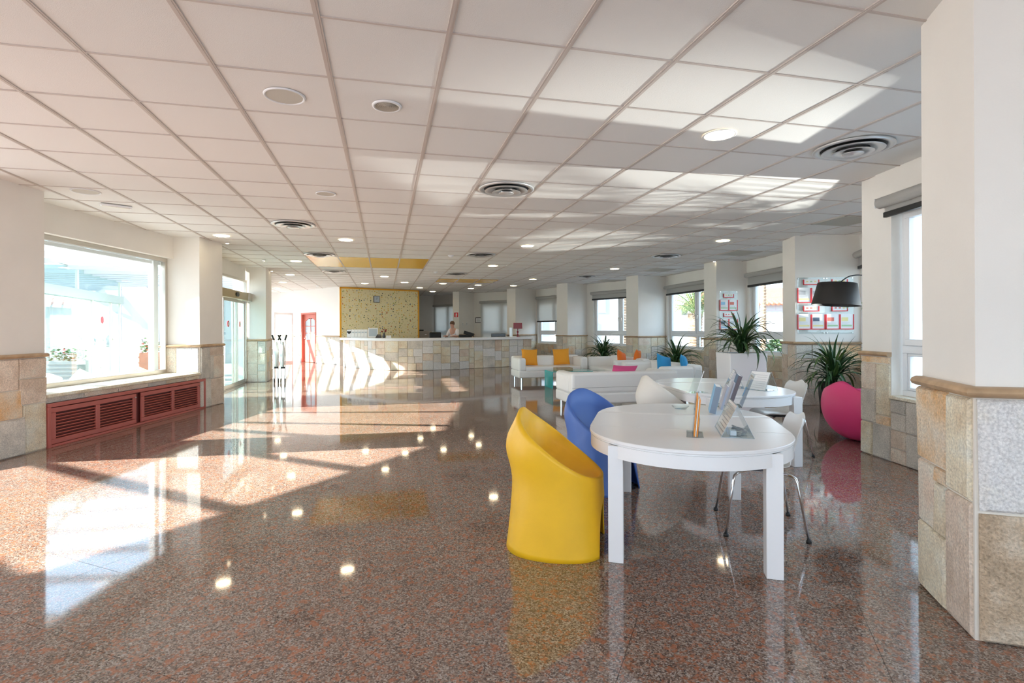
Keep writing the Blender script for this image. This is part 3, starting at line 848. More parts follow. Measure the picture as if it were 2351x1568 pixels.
MB().lathe([(0, 0), (.05, 0), (.06, .015), (0, .02)], (0, 0, 0), M=Matrix.Translation((LD * .6, -.16, 2.27)) @ Matrix.Rotation(PI / 2, 4, 'X') @ Matrix.Scale(2.2, 4, (1, 0, 0))).build('sensor', BLACK, sd)
for k, (a, b, y) in enumerate(((0.05, .85, .03), (1.35, 2.15, -.02), (2.15, 2.55, 0.0), (2.5, LD - .06, .03))):
    lf = MB().ring(a, b, y - .02, y + .02, .03, 2.16, .035, w2=.065).build('door_leaf', ALU, sd, bevel=.003)
    MB().box(a + .03, b - .03, y - .004, y + .004, .09, 2.11).build('pane', GLASSG, lf)
    if k in (1, 3):
        MB().cyl(((a + b) / 2, y - .01, 1.55), ((a + b) / 2, y - .006, 1.55), .075).build('sticker', REDPL, lf)
        MB().cyl(((a + b) / 2, y - .0125, 1.55), ((a + b) / 2, y - .0102, 1.55), .045).build('sticker_centre', PAPER, lf)
# column 3
column([(-7.5, 14.22), (-7.12, 14.16), (-6.6, 14.2), (-6.95, 15.3), (-7.4, 15.3)], [(1, 2), (2, 3)], seed=73, weights=(6, 2, 4, 0, 2, 0), label='white column with grey stone base beyond the sliding doors')
# window behind the camera side, left
LA, LB = Vector((-8.2, 1.9)), Vector((-6.32, 5.4))
m = MB(); m.seg(tuple(LA), tuple(LB), .25, 0, .62); m.seg(tuple(LA), tuple(LB), .25, 2.685, CEIL + .045)
m.seg((-8.0, -6.6), tuple(LA), .25, 0, .5); m.seg((-8.0, -6.6), tuple(LA), .25, 2.7, CEIL + .045); m.seg((-8.02, -1.0), (-8.05, -.2), .3, 0, CEIL + .045); m.seg((-8.12, 1.1), tuple(LA), .3, 0, CEIL + .045)
tag(m.build('wall_left_rear', PAINT), None, kind='structure')
# far left glazing
GA, GB = Vector((-7.25, 15.3)), Vector((-11.5, 24.0))
dG = (GB - GA).normalized(); LG = (GB - GA).length
gz = thing('window_10', (GA.x, GA.y, 0), math.atan2(dG.y, dG.x), 'sunlit glazed wall beyond the sliding doors', None, kind='structure')
m = MB().box(0, LG, -.04, .04, 2.28, CEIL + .045).box(0, LG, -.04, .04, 0, .05)
for u in (0, 1.9, 4.5, 6.9, LG - .06): m.box(u, u + .06, -.03, .03, 0, 2.3)
m.build('frame', PVC, gz)
for a, b in ((0.06, 1.9), (1.96, 4.5), (4.56, 6.9), (6.96, LG - .06)): MB().box(a, b, -.004, .004, .05, 2.28).build('pane', GLASS, gz)
# white door standing open at far left
od = thing('door_3', (*at(629, 835.5).xy, 0), math.radians(60), 'narrow white framed glass door at the far left end of the hall', None, kind='structure')
MB().ring(0, .9, -.02, .02, 0, 2.1, .07, w2=.09).build('frame', PVC, od)
MB().box(.07, .83, -.003, .003, .12, 2.03).build('pane', GLASS, od)
# two folded pushchairs
def pushchair(loc, rz, label):
    r = thing('folded_pushchair', loc, rz, label, 'pushchair', 'folded pushchairs by the left column')
    for s in (-1, 1):
        MB().tube([(s * .04, 0, .08), (s * .06, 0, .7), (s * .05, 0, 1.15)], .012).build('frame_tube', WHITE, r)
        MB().tube([(s * .05, 0, 1.13), (s * .08, -.04, 1.2), (s * .1, -.09, 1.26)], .022).build('handle', BLACK, r)
        MB().cyl((s * .05 - .012, 0, .06), (s * .05 + .012, 0, .06), .06, n=20).build('wheel', BLACK, r)
    MB().box(-.05, .05, -.04, .02, .38, .43).build('footrest', BLACK, r, bevel=.01)
    MB().tube([(0, -.01, .42), (.0, -.03, .8), (0, 0, 1.08)], .05, rs=[.03, .055, .03]).build('folded_seat', PAPER, r, smooth=True)
    return r
pushchair((-6.22, 13.95, 0), .5, 'folded white pushchair with black handles, left one by the third left column')
pushchair((-6.02, 13.9, 0), .3, 'folded white pushchair with black handles, right one by the third left column')

# ------------------------------------------------------------------ reception counter
CP = [(-6.35, 19.95), (-6.1, 19.5), (-5.47, 18.95), (-4.56, 18.2), (-3.7, 17.88), (-2.7, 17.98), (-1.9, 18.38), (-1.0, 18.93), (-.05, 19.5), (.55, 19.88), (.72, 19.98)]
def catmull(P, k=4):
    out = []
    for i in range(len(P) - 1):
        p0 = Vector(P[max(i - 1, 0)]); p1 = Vector(P[i]); p2 = Vector(P[i + 1]); p3 = Vector(P[min(i + 2, len(P) - 1)])
        for j in range(k):
            t = j / k
            out.append(tuple(.5 * ((2 * p1) + (p2 - p0) * t + (2 * p0 - 5 * p1 + 4 * p2 - p3) * t * t + (3 * p1 - p0 - 3 * p2 + p3) * t ** 3)))
    out.append(tuple(P[-1])); return out
CC = catmull(CP)
rcn = thing('reception_counter', (0, 0, 0), 0, 'long curved stone clad reception counter with a white top', 'counter')
MB().sweep(CC, [(-.25, 0), (0, 0), (0, 1.0), (-.25, 1.0)]).build('counter_body', GROUT, rcn)
MB().sweep(CC, [(-.5, 1.0), (.13, 1.0), (.14, 1.01), (.14, 1.07), (.13, 1.09), (-.5, 1.09)]).build('counter_top', WHITE, rcn, angle=40)
cum = [0]
for a, b in zip(CC, CC[1:]): cum.append(cum[-1] + (Vector(b) - Vector(a)).length)
def onC(s):
    for k in range(len(CC) - 1):
        if s <= cum[k + 1]:
            t = (s - cum[k]) / (cum[k + 1] - cum[k]); return Vector(CC[k]).lerp(Vector(CC[k + 1]), t)
    return Vector(CC[-1])
rng = random.Random(9)
for (a, b, c, e) in guillotine(0, cum[-1], .0, 1.0, .55, .45, rng):
    p, q = onC(a), onC(b); d = (q - p).normalized()
    sag = .02
    p2 = p + Vector((d.y, -d.x)) * sag * 0
    put_stone(rcn, p2, d, 0, (q - p).length, c, e, rng.choices(range(6), (3, 5, 4, 0, 5, 0))[0], th=.03, gap=.003)
# end return of counter
e0 = Vector(CC[-1]); dirc = Vector((-.35, .93)).normalized()
m = MB(); m.seg(tuple(e0 + Vector((-.05, .0))), tuple(e0 + dirc * 1.3), .25, 0, 1.0, 1); m.build('counter_return', ST_PALE, rcn)
m = MB(); m.seg(tuple(e0 + Vector((.06, -.05))), tuple(e0 + dirc * 1.3 + Vector((.06, 0))), .4, 1.0, 1.09, 1); m.build('counter_top_return', WHITE, rcn, bevel=.01)

# ---- items on the counter
def on_counter(px, off=-.2):
    k = (px - 1175.5) / F_PX
    best = min(range(200), key=lambda i: abs(onC(cum[-1] * i / 199).x - k * onC(cum[-1] * i / 199).y))
    s = cum[-1] * best / 199; p = onC(s); d = (onC(min(s + .1, cum[-1])) - onC(max(s - .1, 0))).normalized()
    p = p + Vector((-d.y, d.x)) * (-off); return (p.x, p.y, 1.09), math.atan2(d.y, d.x)
loc, a = on_counter(786); r = thing('picture_stand', loc, 0, 'grey picture leaflet stand at the left end of the counter', 'frame')
MB().box(-.09, .09, 0, .03, 0, .3).build('frame', STEEL, r, bevel=.006); MB().box(-.075, .075, -.004, 0, .02, .28).build('picture', PAPER, r)
for k in range(3): MB().lathe([(0, 0), (.04, 0), (.04, .004), (0, .004)], M=Matrix.Translation((-.04 + .04 * k, -.005, .2 - .03 * (k % 2))) @ Matrix.Rotation(PI / 2, 4, 'X')).build('print', DARKG, r)
loc, a = on_counter(814); r = thing('brochure_display', loc, 0, 'wide tilted white brochure display on the left of the counter', 'display')
M = Matrix.Rotation(math.radians(-14), 4, 'X')
MB().box(-.3, .3, 0, .015, 0.01, .31, M).build('back_panel', WHITE, r, bevel=.004)
for k in range(5): MB().box(-.28 + .115 * k, -.18 + .115 * k, -.02, 0, .03, .27, M).build('leaflet', PAPER, r, bevel=.002); MB().box(-.27 + .115 * k, -.19 + .115 * k, -.022, -.0205, .17, .22, M).build('print', PALESCREEN, r)
MB().box(-.3, .3, -.02, .14, 0, .012).build('foot', WHITE, r)
loc, a = on_counter(845); r = thing('framed_screen', loc, .1, 'white framed square screen standing on the counter', 'screen')
M = Matrix.Rotation(math.radians(-6), 4, 'X')
MB().box(-.17, .17, 0, .03, .02, .36, M).build('bezel', WHITE, r, bevel=.008); MB().box(-.135, .135, -.003, 0, .06, .32, M).build('display', PALESCREEN, r)
MB().box(-.08, .08, -.04, .1, 0, .02).build('foot', ALU, r, bevel=.004)
loc, a = on_counter(858); r = thing('card_terminal', loc, 0, 'small dark sloping card terminal beside the flower vase', 'terminal')
MB().add([(-.09, -.1, 0), (.09, -.1, 0), (.09, .1, 0), (-.09, .1, 0), (-.08, -.08, .03), (.08, -.08, .03), (.07, .08, .13), (-.07, .08, .13)], [(0, 3, 2, 1), (4, 5, 6, 7), (0, 1, 5, 4), (1, 2, 6, 5), (2, 3, 7, 6), (3, 0, 4, 7)]).build('body', DARKG, r, bevel=.008)
loc, a = on_counter(871); r = thing('flower_vase', loc, 0, 'dark vase of red flowers on the counter in front of the wallpaper', 'vase')
MB().lathe([(0, 0), (.045, 0), (.06, .06), (.035, .14), (.045, .16), (.04, .16), (.03, .14), (0, .1)], n=20).build('vase', DARKG, r, smooth=True)
frng = random.Random(4)
ball = MB().lathe([(0, -.02), (.015, -.016), (.024, 0), (.017, .013), (.006, .008), (0, .01)], n=8).mesh('flower', plain('dark_flower', (.3, .04, .03), .7), True)
for k in range(13):
    x, y, z = frng.uniform(-.09, .09), frng.uniform(-.07, .07), frng.uniform(.2, .3)
    MB().tube([(0, 0, .13), (x * .5, y * .5, .18), (x, y, z)], .003, n=5).build('stem', LEAF, r); inst('flower', ball, r, (x, y, z), (0, 0, k), (1, 1, 1))
for k, px in enumerate((880, 886)):
    loc, a = on_counter(px); r = thing('counter_card', loc, 0, ('left' if k == 0 else 'right') + ' one of two tiny white cards right of the flower vase', 'card')
    MB().add([(-.04, -.03, 0), (.04, -.03, 0), (.04, .0, .09), (-.04, .0, .09), (-.04, .03, 0), (.04, .03, 0)], [(0, 1, 2, 3), (3, 2, 5, 4)]).build('folded_card', PAPER, r, solid=.002)
loc, a = on_counter(1180); r = thing('menu_stand', loc, 0, 'upright white card holder left of the red lamp', 'stand')
MB().box(-.06, .06, 0, .006, .01, .34).build('card', PAPER, r); MB().box(-.065, .065, -.01, -.004, .01, .35).build('acrylic_front', ACRYL, r); MB().box(-.07, .2, -.1, .06, 0, .01).build('foot', WHITE, r)
loc, a = on_counter(1196); r = thing('table_lamp', loc, 0, 'small dark red table lamp with glossy square shade at the right end of the counter', 'lamp')
MB().lathe([(0, 0), (.1, 0), (.1, .012), (.03, .02), (.018, .04), (.022, .06), (.04, .08), (.02, .1), (.015, .13), (.03, .16), (.045, .185), (.02, .21), (.012, .24), (.02, .27), (.012, .3), (0, .3)], n=24).build('stem', REDSH, r, smooth=True)
MB().add([(-.17, -.17, .3), (.17, -.17, .3), (.17, .17, .3), (-.17, .17, .3), (-.16, -.16, .52), (.16, -.16, .52), (.16, .16, .52), (-.16, .16, .52)], [(0, 1, 5, 4), (1, 2, 6, 5), (2, 3, 7, 6), (3, 0, 4, 7)]).build('shade', REDSH, r, solid=.006)

# ---- things behind the counter
def desk(loc, rz, w_, label):
    r = thing('office_desk', loc, rz, label, 'desk')
    MB().box(-w_ / 2, w_ / 2, -.35, .35, .71, .74).build('desktop', WOOD, r, bevel=.004)
    for s in (-1, 1): MB().box(s * (w_ / 2 - .04) - .02, s * (w_ / 2 - .04) + .02, -.33, .33, 0, .71).build('side_panel', DARKG, r)
    return r
def behind(px, Y, z=0): return ((px - 1175.5) * Y / F_PX, Y, z)
dk1 = desk(behind(1045, 21.75), .15, 1.3, 'wooden desk behind reception under the person')
dk2 = desk(behind(1133, 21.75), -.15, 1.4, 'wooden desk behind reception under the wide dark monitor')
def monitor(px, Y, z, w_, h_, label, mat=SCREEN, rz=0):
    r = thing('monitor', behind(px, Y, z), rz, label, 'monitor')
    MB().box(-w_ / 2, w_ / 2, 0, .04, .1, .1 + h_).build('housing', BLACK, r, bevel=.008)
    MB().box(-w_ / 2 + .02, w_ / 2 - .02, -.003, 0, .12, .08 + h_).build('display', mat, r)
    MB().box(-.03, .03, .01, .03, 0, .12).build('neck', BLACK, r); MB().box(-.12, .12, -.07, .1, 0, .012).build('foot', BLACK, r, bevel=.003)
    return r
monitor(1144, 21.4, .74, .58, .36, 'wide dark monitor behind the right part of the counter')
monitor(1096, 21.6, .74, .36, .22, 'small dark monitor just showing above the counter right of the printer')
r = thing('office_printer', behind(1068, 21.3, .74), .2, 'black printer with a raised paper tray behind the counter', 'printer')
MB().box(-.25, .25, -.2, .2, 0, .42).build('body', BLACK, r, bevel=.02)
MB().box(-.2, .22, .02, .05, .42, .55, Matrix.Rotation(.3, 4, 'Y')).build('paper_tray', BLACK, r, bevel=.005)
r = thing('office_chair', behind(999, 20.4, 0), .5, 'black office chair behind the counter near the wallpaper', 'chair')
MB().box(-.24, .24, -.05, .03, .72, 1.27).build('backrest', BLACK, r, bevel=.05, bseg=3); MB().box(-.26, .26, -.5, -.02, .45, .54).build('seat', BLACK, r, bevel=.04, bseg=3)
MB().cyl((0, -.25, .08), (0, -.25, .46), .03).build('gas_lift', CHROME, r)
for k in range(5): MB().cyl((0, -.25, .1), (.3 * math.cos(k * 1.257), -.25 + .3 * math.sin(k * 1.257), .05), .02, .012).build('base_arm', BLACK, r)
r = thing('paper_tray_stack', behind(1014, 21.3, .74), .1, 'black paper tray with papers beside the office chair', 'tray')
for k in range(4): MB().box(-.16, .16, -.12, .12, .08 * k, .08 * k + .015).build('tray', BLACK, r)
for x in (-.15, .15): MB().box(x - .01, x + .01, .1, .12, 0, .4).build('post', BLACK, r)
r = thing('filing_cabinet', behind(973, 23.8, 0), .5, 'grey filing cabinet right of the wallpaper wall', 'cabinet')
MB().box(-.3, .3, -.25, .25, 0, 1.3).build('body', plain('grey_metal', (.34, .32, .29), .5), r, bevel=.008)
for k in range(4):
    dd = MB().box(-.28, .28, -.27, -.25, .04 + .31 * k, .32 + .31 * k).build('drawer', MATS['grey_metal'], r, bevel=.004); MB().box(-.06, .06, -.285, -.27, .2 + .31 * k, .22 + .31 * k).build('handle', CHROME, dd)
r = thing('desk_telephone', behind(966, 23.6, 1.3), .3, 'black device on top of the grey filing cabinet', 'telephone')
MB().box(-.12, .12, -.1, .1, 0, .07).build('base', BLACK, r, bevel=.02); MB().box(-.13, -.07, -.1, .1, .07, .12).build('handset', BLACK, r, bevel=.02)
# fire extinguisher sign on column 8
P8 = polys[5]
sg = thing('extinguisher_sign', (-2.38 - .85 * .15 - .006, 23.8 + .52 * .15 - .011, 2.02), math.atan2(-.52, .85), 'red square sign with a white fire extinguisher pictogram', 'sign')
MB().box(-.13, .13, 0, .01, -.13, .16).build('white_plate', PAPER, sg)
MB().box(-.11, .11, -.004, 0, -.1, .11).build('red_field', REDPL, sg)
MB().box(-.028, .028, -.007, -.004, -.08, .04).box(-.018, .018, -.007, -.004, .04, .06).box(-.03, .045, -.007, -.004, .06, .075).box(.035, .05, -.007, -.004, -.02, .07).build('pictogram', PAPER, sg)
for k in range(2):
    r = thing('wall_socket', (-2.38 + .447 * (.3 + .35 * k) + .012, 23.8 + .894 * (.3 + .35 * k) - .006, 1.62), math.atan2(.894, .447), ('left' if k == 0 else 'right') + ' one of two white wall switches on the column under the extinguisher sign', 'switch')
    MB().box(-.05, .05, 0, .012, -.06, .06).build('plate', PVC, r, bevel=.004); MB().box(-.025, .025, -.004, 0, -.03, .03).build('rocker', ALU, r)
r = thing('framed_certificate', (-1.79 + .843 * .27 - .012, 24.97 - .53 * .27 - .018, 1.78), math.atan2(-.53, .843), 'black framed certificate on the white wall behind reception', 'frame')
MB().box(-.18, .18, 0, .02, -.12, .14).build('frame', BLACK, r, bevel=.006); MB().box(-.14, .14, -.003, 0, -.09, .11).build('sheet', PAPER, r)
for k in range(4): MB().box(-.09, .09, -.005, -.0035, .06 - .035 * k, .066 - .035 * k).build('text_line', DARKG, r)

# ---- person behind the counter
def person():
    r = thing('person', behind(1043, 20.7), math.radians(-25), 'person in a white shirt bending over behind the reception counter', 'person')
    J = {'pel': ((0, 0, .95), .13), 'wai': ((0, -.02, 1.08), .125), 'che': ((.02, -.08, 1.26), .15), 'nek': ((.03, -.17, 1.42), .06), 'hd0': ((.03, -.2, 1.49), .075), 'hd1': ((.03, -.22, 1.58), .088), 'hd2': ((.03, -.23, 1.655), .06)}
    E = [('pel', 'wai'), ('wai', 'che'), ('che', 'nek'), ('nek', 'hd0'), ('hd0', 'hd1'), ('hd1', 'hd2')]
    for s, n_ in ((-1, 'l'), (1, 'r')):
        J['sh' + n_] = ((s * .17 + .02, -.1, 1.34), .06); J['el' + n_] = ((s * .24, -.16, 1.1), .045); J['wr' + n_] = ((s * .18, -.38, 1.12), .03); J['ha' + n_] = ((s * .16, -.46, 1.12), .035)
        J['hi' + n_] = ((s * .09, 0, .88), .09); J['kn' + n_] = ((s * .1, -.03, .48), .06); J['an' + n_] = ((s * .1, .02, .08), .04); J['to' + n_] = ((s * .11, -.15, .035), .035)
        E += [('che', 'sh' + n_), ('sh' + n_, 'el' + n_), ('el' + n_, 'wr' + n_), ('wr' + n_, 'ha' + n_), ('pel', 'hi' + n_), ('hi' + n_, 'kn' + n_), ('kn' + n_, 'an' + n_), ('an' + n_, 'to' + n_)]
        for f_ in range(5):
            x = s * .16 + (f_ - 2) * .018; L_ = (.04, .055, .06, .055, .045)[f_]
            if f_ == (4 if s < 0 else 0): x += (.012 if s < 0 else -.012)
            J['f%s%d' % (n_, f_)] = ((x, -.49, 1.115), .009); J['g%s%d' % (n_, f_)] = ((x, -.49 - L_, 1.1), .007)
            E += [('ha' + n_, 'f%s%d' % (n_, f_)), ('f%s%d' % (n_, f_), 'g%s%d' % (n_, f_))]
    def skin(keys, scale, name, mat, offs=0):
        ks = [k for k in J if k in keys]; ix = {k: i for i, k in enumerate(ks)}
        me = bpy.data.meshes.new(name); me.from_pydata([J[k][0] for k in ks], [(ix[a], ix[b]) for a, b in E if a in ix and b in ix], [])
        o = bpy.data.objects.new(name, me); COL.objects.link(o); o.parent = r
        md = o.modifiers.new('skin', 'SKIN'); md.use_smooth_shade = True
        for i, k in enumerate(ks):
            rr = J[k][1] * scale + offs; me.skin_vertices[0].data[i].radius = (rr, rr)
        me.skin_vertices[0].data[0].use_root = True
        o.modifiers.new('u', 'SUBSURF').levels = 1; o.modifiers['u'].render_levels = 2
        me.materials.append(mat); return o
    skin(set(J), 1, 'body', SKIN)
    skin({'pel', 'wai', 'che', 'shl', 'shr', 'ell', 'elr'}, 1.12, 'shirt', SHIRT, .012)
    skin({'pel', 'hil', 'hir', 'knl', 'knr', 'anl', 'anr'}, 1.05, 'trousers', DARKG, .012)
    M = Matrix.Translation((.03, -.2, 1.6))
    MB().lathe([(.085, -.05), (.098, 0), (.092, .05), (.06, .09), (0, .105)], n=16, M=M @ Matrix.Rotation(-.35, 4, 'X')).build('hair', HAIR, r, smooth=True)
    for s in (-1, 1): MB().lathe([(0, -.009), (.008, -.005), (.01, 0), (.008, .005), (0, .009)], n=8, M=Matrix.Translation((.03 + s * .032, -.302, 1.585))).build('eye', BLACK, r, smooth=True)
    MB().add([(-.012 + .03, -.3, 1.56), (.012 + .03, -.3, 1.56), (.03, -.335, 1.555), (.03, -.3, 1.6)], [(0, 1, 2), (1, 3, 2), (3, 0, 2)]).build('nose', SKIN, r)
person()

# ------------------------------------------------------------------ ceiling fittings
dmb_ring = MB().lathe([(.30, .004), (.325, .0), (.33, -.012), (.31, -.02), (.27, -.012), (.265, .0)], n=48).mesh('outer_ring', DIFF, True)
cone1 = MB().lathe([(.255, -.012), (.245, -.016), (.14, .0), (.13, .02), (.14, .02), (.25, -.006)], n=48).mesh('cone', DIFF, True)
cone2 = MB().lathe([(.17, -.03), (.16, -.033), (.08, -.012), (.07, .01), (.165, -.025)], n=40).mesh('cone', DIFF, True)
cone3 = MB().lathe([(0, -.05), (.085, -.042), (.09, -.038), (.03, -.02), (0, -.02)], n=32).mesh('cone', DIFF, True)
backd = MB().lathe([(0, .004), (.3, .004), (.3, .0), (0, .0)], n=32).mesh('throat', DARKG)
dnames = ['round metal air diffuser in the ceiling above the middle of the hall', 'round metal air diffuser above the left side near the red louvres', 'largest looking round air diffuser, above the near right window',
          'round air diffuser touching the front left corner of the long yellow ceiling panels', 'round air diffuser right of the long yellow ceiling panels', 'round air diffuser just behind the long yellow ceiling panels',
          'round air diffuser between the two groups of yellow ceiling panels', 'round air diffuser in front of the poster columns', 'farthest round air diffuser, in front of the palm window']
for k, (i, j) in enumerate(DIFFS):
    r = thing('air_diffuser', grid(i, j), YAW, dnames[k], 'air vent', 'round ceiling air diffusers')
    for nme, me in (('outer_ring', dmb_ring), ('throat', backd), ('cone', cone1), ('cone', cone2), ('cone', cone3)):
        inst(nme, me, r, (0, 0, -.002 if nme != 'cone' else -.02), (0, 0, 0), (1, 1, 1))
DLS = [(7.5, 1.5, 'nearest recessed downlight, in the bright ceiling at the right'), (2.5, 10.5, 'recessed downlight in front of the left end of the long yellow panels'), (-.5, 10.5, 'recessed downlight above the second left column'),
       (7.5, 10.5, 'recessed downlight above the middle, right of the nearer diffuser row'), (12.5, 8.5, 'recessed downlight near the poster column top'), (12.5, 15.5, 'recessed downlight in front of the palm window'),
       (.5, 15.5, 'recessed downlight left of the long yellow panels'), (-.5, 20.5, 'recessed downlight left of the diffuser behind the yellow panels'), (-1.5, 24.5, 'recessed downlight near the far left wall'), (-2.5, 28.5, 'farthest left recessed downlight above the white wall'),
       (3.5, 20.5, 'recessed downlight behind the long yellow panels, above the clock'), (2.5, 24.5, 'recessed downlight above the left part of the wallpaper'), (4.5, 23.5, 'recessed downlight above the right part of the wallpaper'), (7.5, 15.5, 'recessed downlight right of the long yellow panels'),
       (10.5, 20.5, 'recessed downlight right of the short yellow panels'), (10.5, 24.5, 'recessed downlight above the fully lowered blind'), (8.5, 24.5, 'recessed downlight just behind the short yellow panels'), (6.5, 23.8, 'recessed downlight at the left of the short yellow panels'),
       (6.5, 30.0, 'farthest downlight in the back office corner'), (5.5, 27.0, 'downlight at the right edge of the wallpaper wall'), (8.5, 27.0, 'downlight above the extinguisher sign')]
lring = MB().lathe([(.118, .002), (.125, -.004), (.138, -.006), (.142, .0)], n=32).mesh('trim_ring', PVC, True)
lglow = MB().lathe([(0, -.001), (.118, -.001), (.118, .002), (0, .002)], n=32).mesh('glowing_disc', LAMPG)
for (i, j, lb) in DLS:
    r = thing('downlight', grid(i, j), 0, lb, 'ceiling light', 'recessed downlights')
    inst('trim_ring', lring, r, (0, 0, 0)); inst('glowing_disc', lglow, r, (0, 0, -.002))
SPK = [((2.51, 1.53), .14, 'large round grey ceiling speaker nearest the camera'), ((-1.46, 6.26), .15, 'round ceiling speaker above the left window'), ((2.5, 5.53), .12, 'small round ceiling speaker above the middle left')]
GREY = plain('speaker_mesh', (.6, .57, .5), .6, bump=.5, bscale=400)
for (ij, rr, lb) in SPK:
    r = thing('ceiling_speaker', grid(*ij), 0, lb, 'speaker')
    MB().lathe([(rr - .018, .002), (rr - .014, -.006), (rr - .004, -.008), (rr, .002)], n=40).build('rim', PVC, r, smooth=True)
    MB().lathe([(0, -.004), (rr - .018, -.002), (rr - .018, .003), (0, .003)], n=40).build('grille', GREY, r)
r = thing('round_air_valve', grid(3.52, 1.54), 0, 'round ringed white air valve right of the large ceiling speaker', 'air vent')
MB().lathe([(.085, .0), (.09, -.01), (.105, -.008), (.108, .002)], n=40).build('rim', PVC, r, smooth=True)
for k in range(6): MB().lathe([(.012 + k * .013, -.002), (.02 + k * .013, -.008), (.021 + k * .013, -.002)], n=36).build('ring', GREY, r, smooth=True)
MB().lathe([(0, .0), (.086, .0), (.086, .003), (0, .003)], n=32).build('backing', GREY, r)
r = thing('emergency_light', grid(-1.45, 7.28, CEIL - .0), .75, 'slim pale rectangular emergency light above the left window', 'ceiling light')
MB().box(-.17, .17, -.05, .05, -.03, 0).build('housing', PVC, r, bevel=.012); MB().box(-.15, .15, -.035, .035, -.034, -.03).build('lens', CREAM, r)
sqn = ['square grey return grille in front of the poster column', 'square grey return grille in front of the palm window', 'small far square return grille above the sofas', 'square grey return grille beside the second right column']
for k, (i, j) in enumerate(SQS):
    r = thing('ceiling_grille', grid(i, j, CEIL - .001), YAW, sqn[k], 'air vent', 'square ceiling grilles')
    MB().box(-.33, .33, -.33, .33, -.004, .002).build('backing', DARKG, r)
    MB().box(-.34, .34, -.34, -.31, -.01, 0).box(-.34, .34, .31, .34, -.01, 0).box(-.34, -.31, -.34, .34, -.01, 0).box(.31, .34, -.34, .34, -.01, 0).build('frame', GREY, r)
    for s in range(14): MB().box(-.31, .31, -.006, .006, -.012, 0, Matrix.Translation((0, -.29 + s * .0446, 0)) @ Matrix.Rotation(.6, 4, 'X')).build('slat', GREY, r)
for (px, py, lb) in ((1035, 586, 'round smoke detector right of the long yellow panels'), (1000, 624, 'smoke detector behind the long yellow panels'), (729, 655, 'tiny smoke detector near the back left ceiling')):
    p = at(px, py, CEIL); r = thing('smoke_detector', (p.x, p.y, CEIL), 0, lb, 'detector')
    MB().lathe([(0, -.05), (.03, -.05), (.045, -.03), (.06, -.02), (.065, 0)], n=24).build('housing', PVC, r, smooth=True); MB().cyl((0, 0, -.001), (0, 0, -.006), .07).build('base', PVC, r)
for (px, py, lb) in ((522, 557, 'small bright spotlight at the top of the second left column'), (606, 597, 'small spotlight above the sliding doors'), (624, 621, 'small spotlight at the third left column'), (1640, 599, 'small spotlight at the single poster column')):
    p = at(px, py, CEIL); r = thing('mini_spotlight', (p.x, p.y, CEIL), 0, lb, 'ceiling light')
    MB().cyl((0, 0, 0), (0, 0, -.02), .045, .035).build('housing', PVC, r); MB().cyl((0, 0, -.02), (0, 0, -.024), .026).build('bulb', LAMPG, r)

# ------------------------------------------------------------------ tables
def stadium(r, L, n=28, rot=0):
    pts = []
    for i in range(n + 1): t = -0 + PI * i / n; pts.append((r * math.cos(t), r * math.sin(t) + L / 2))
    for i in range(n + 1): t = PI + PI * i / n; pts.append((r * math.cos(t), r * math.sin(t) - L / 2))
    return pts
def oval_table(loc, rz, R, L, label):
    r = thing('oval_table', loc, rz, label, 'table', 'white oval tables')
    n = 24
    half = [(R * math.cos(PI * i / n), R * math.sin(PI * i / n) + L / 2) for i in range(n + 1)]
    g_ = .0012
    MB().prism(half[:1] + half + half[-1:], .718, .74).build('tabletop_panel', WHITE, r, bevel=.004, bseg=2)
    MB().prism([(x, -y) for x, y in half], .718, .74).build('tabletop_panel', WHITE, r, bevel=.004, bseg=2)
    MB().box(-R, R, -L / 2 + g_, L / 2 - g_, .718, .74).build('tabletop_leaf', WHITE, r)
    MB().prism(stadium(R - .012, L), .706, .7175).build('subtop', WHITE, r, bevel=.003)
    MB().sweep(stadium(R - .03, L)[::-1], [(-.022, .63), (0, .63), (0, .706), (-.022, .706)], closed=True).build('apron', WHITE, r, angle=40)
    lx = .44; ly = L / 2 + .42
    for sx_ in (-1, 1):
        for sy_ in (-1, 1):
            MB().box(sx_ * lx - .045, sx_ * lx + .045, sy_ * ly - .045, sy_ * ly + .045, 0, .706).build('leg', WHITE, r, bevel=.004)
    return r
T1A = math.radians(-14.5); T1 = Vector((1.235, 3.81, 0))
t1 = oval_table((1.235, 3.81, 0), T1A, .64, .58, 'white oval table in the foreground beside the yellow tub chair')
t2 = oval_table((2.40, 6.15, 0), math.radians(4), .60, .72, 'white oval table standing behind the foreground table')

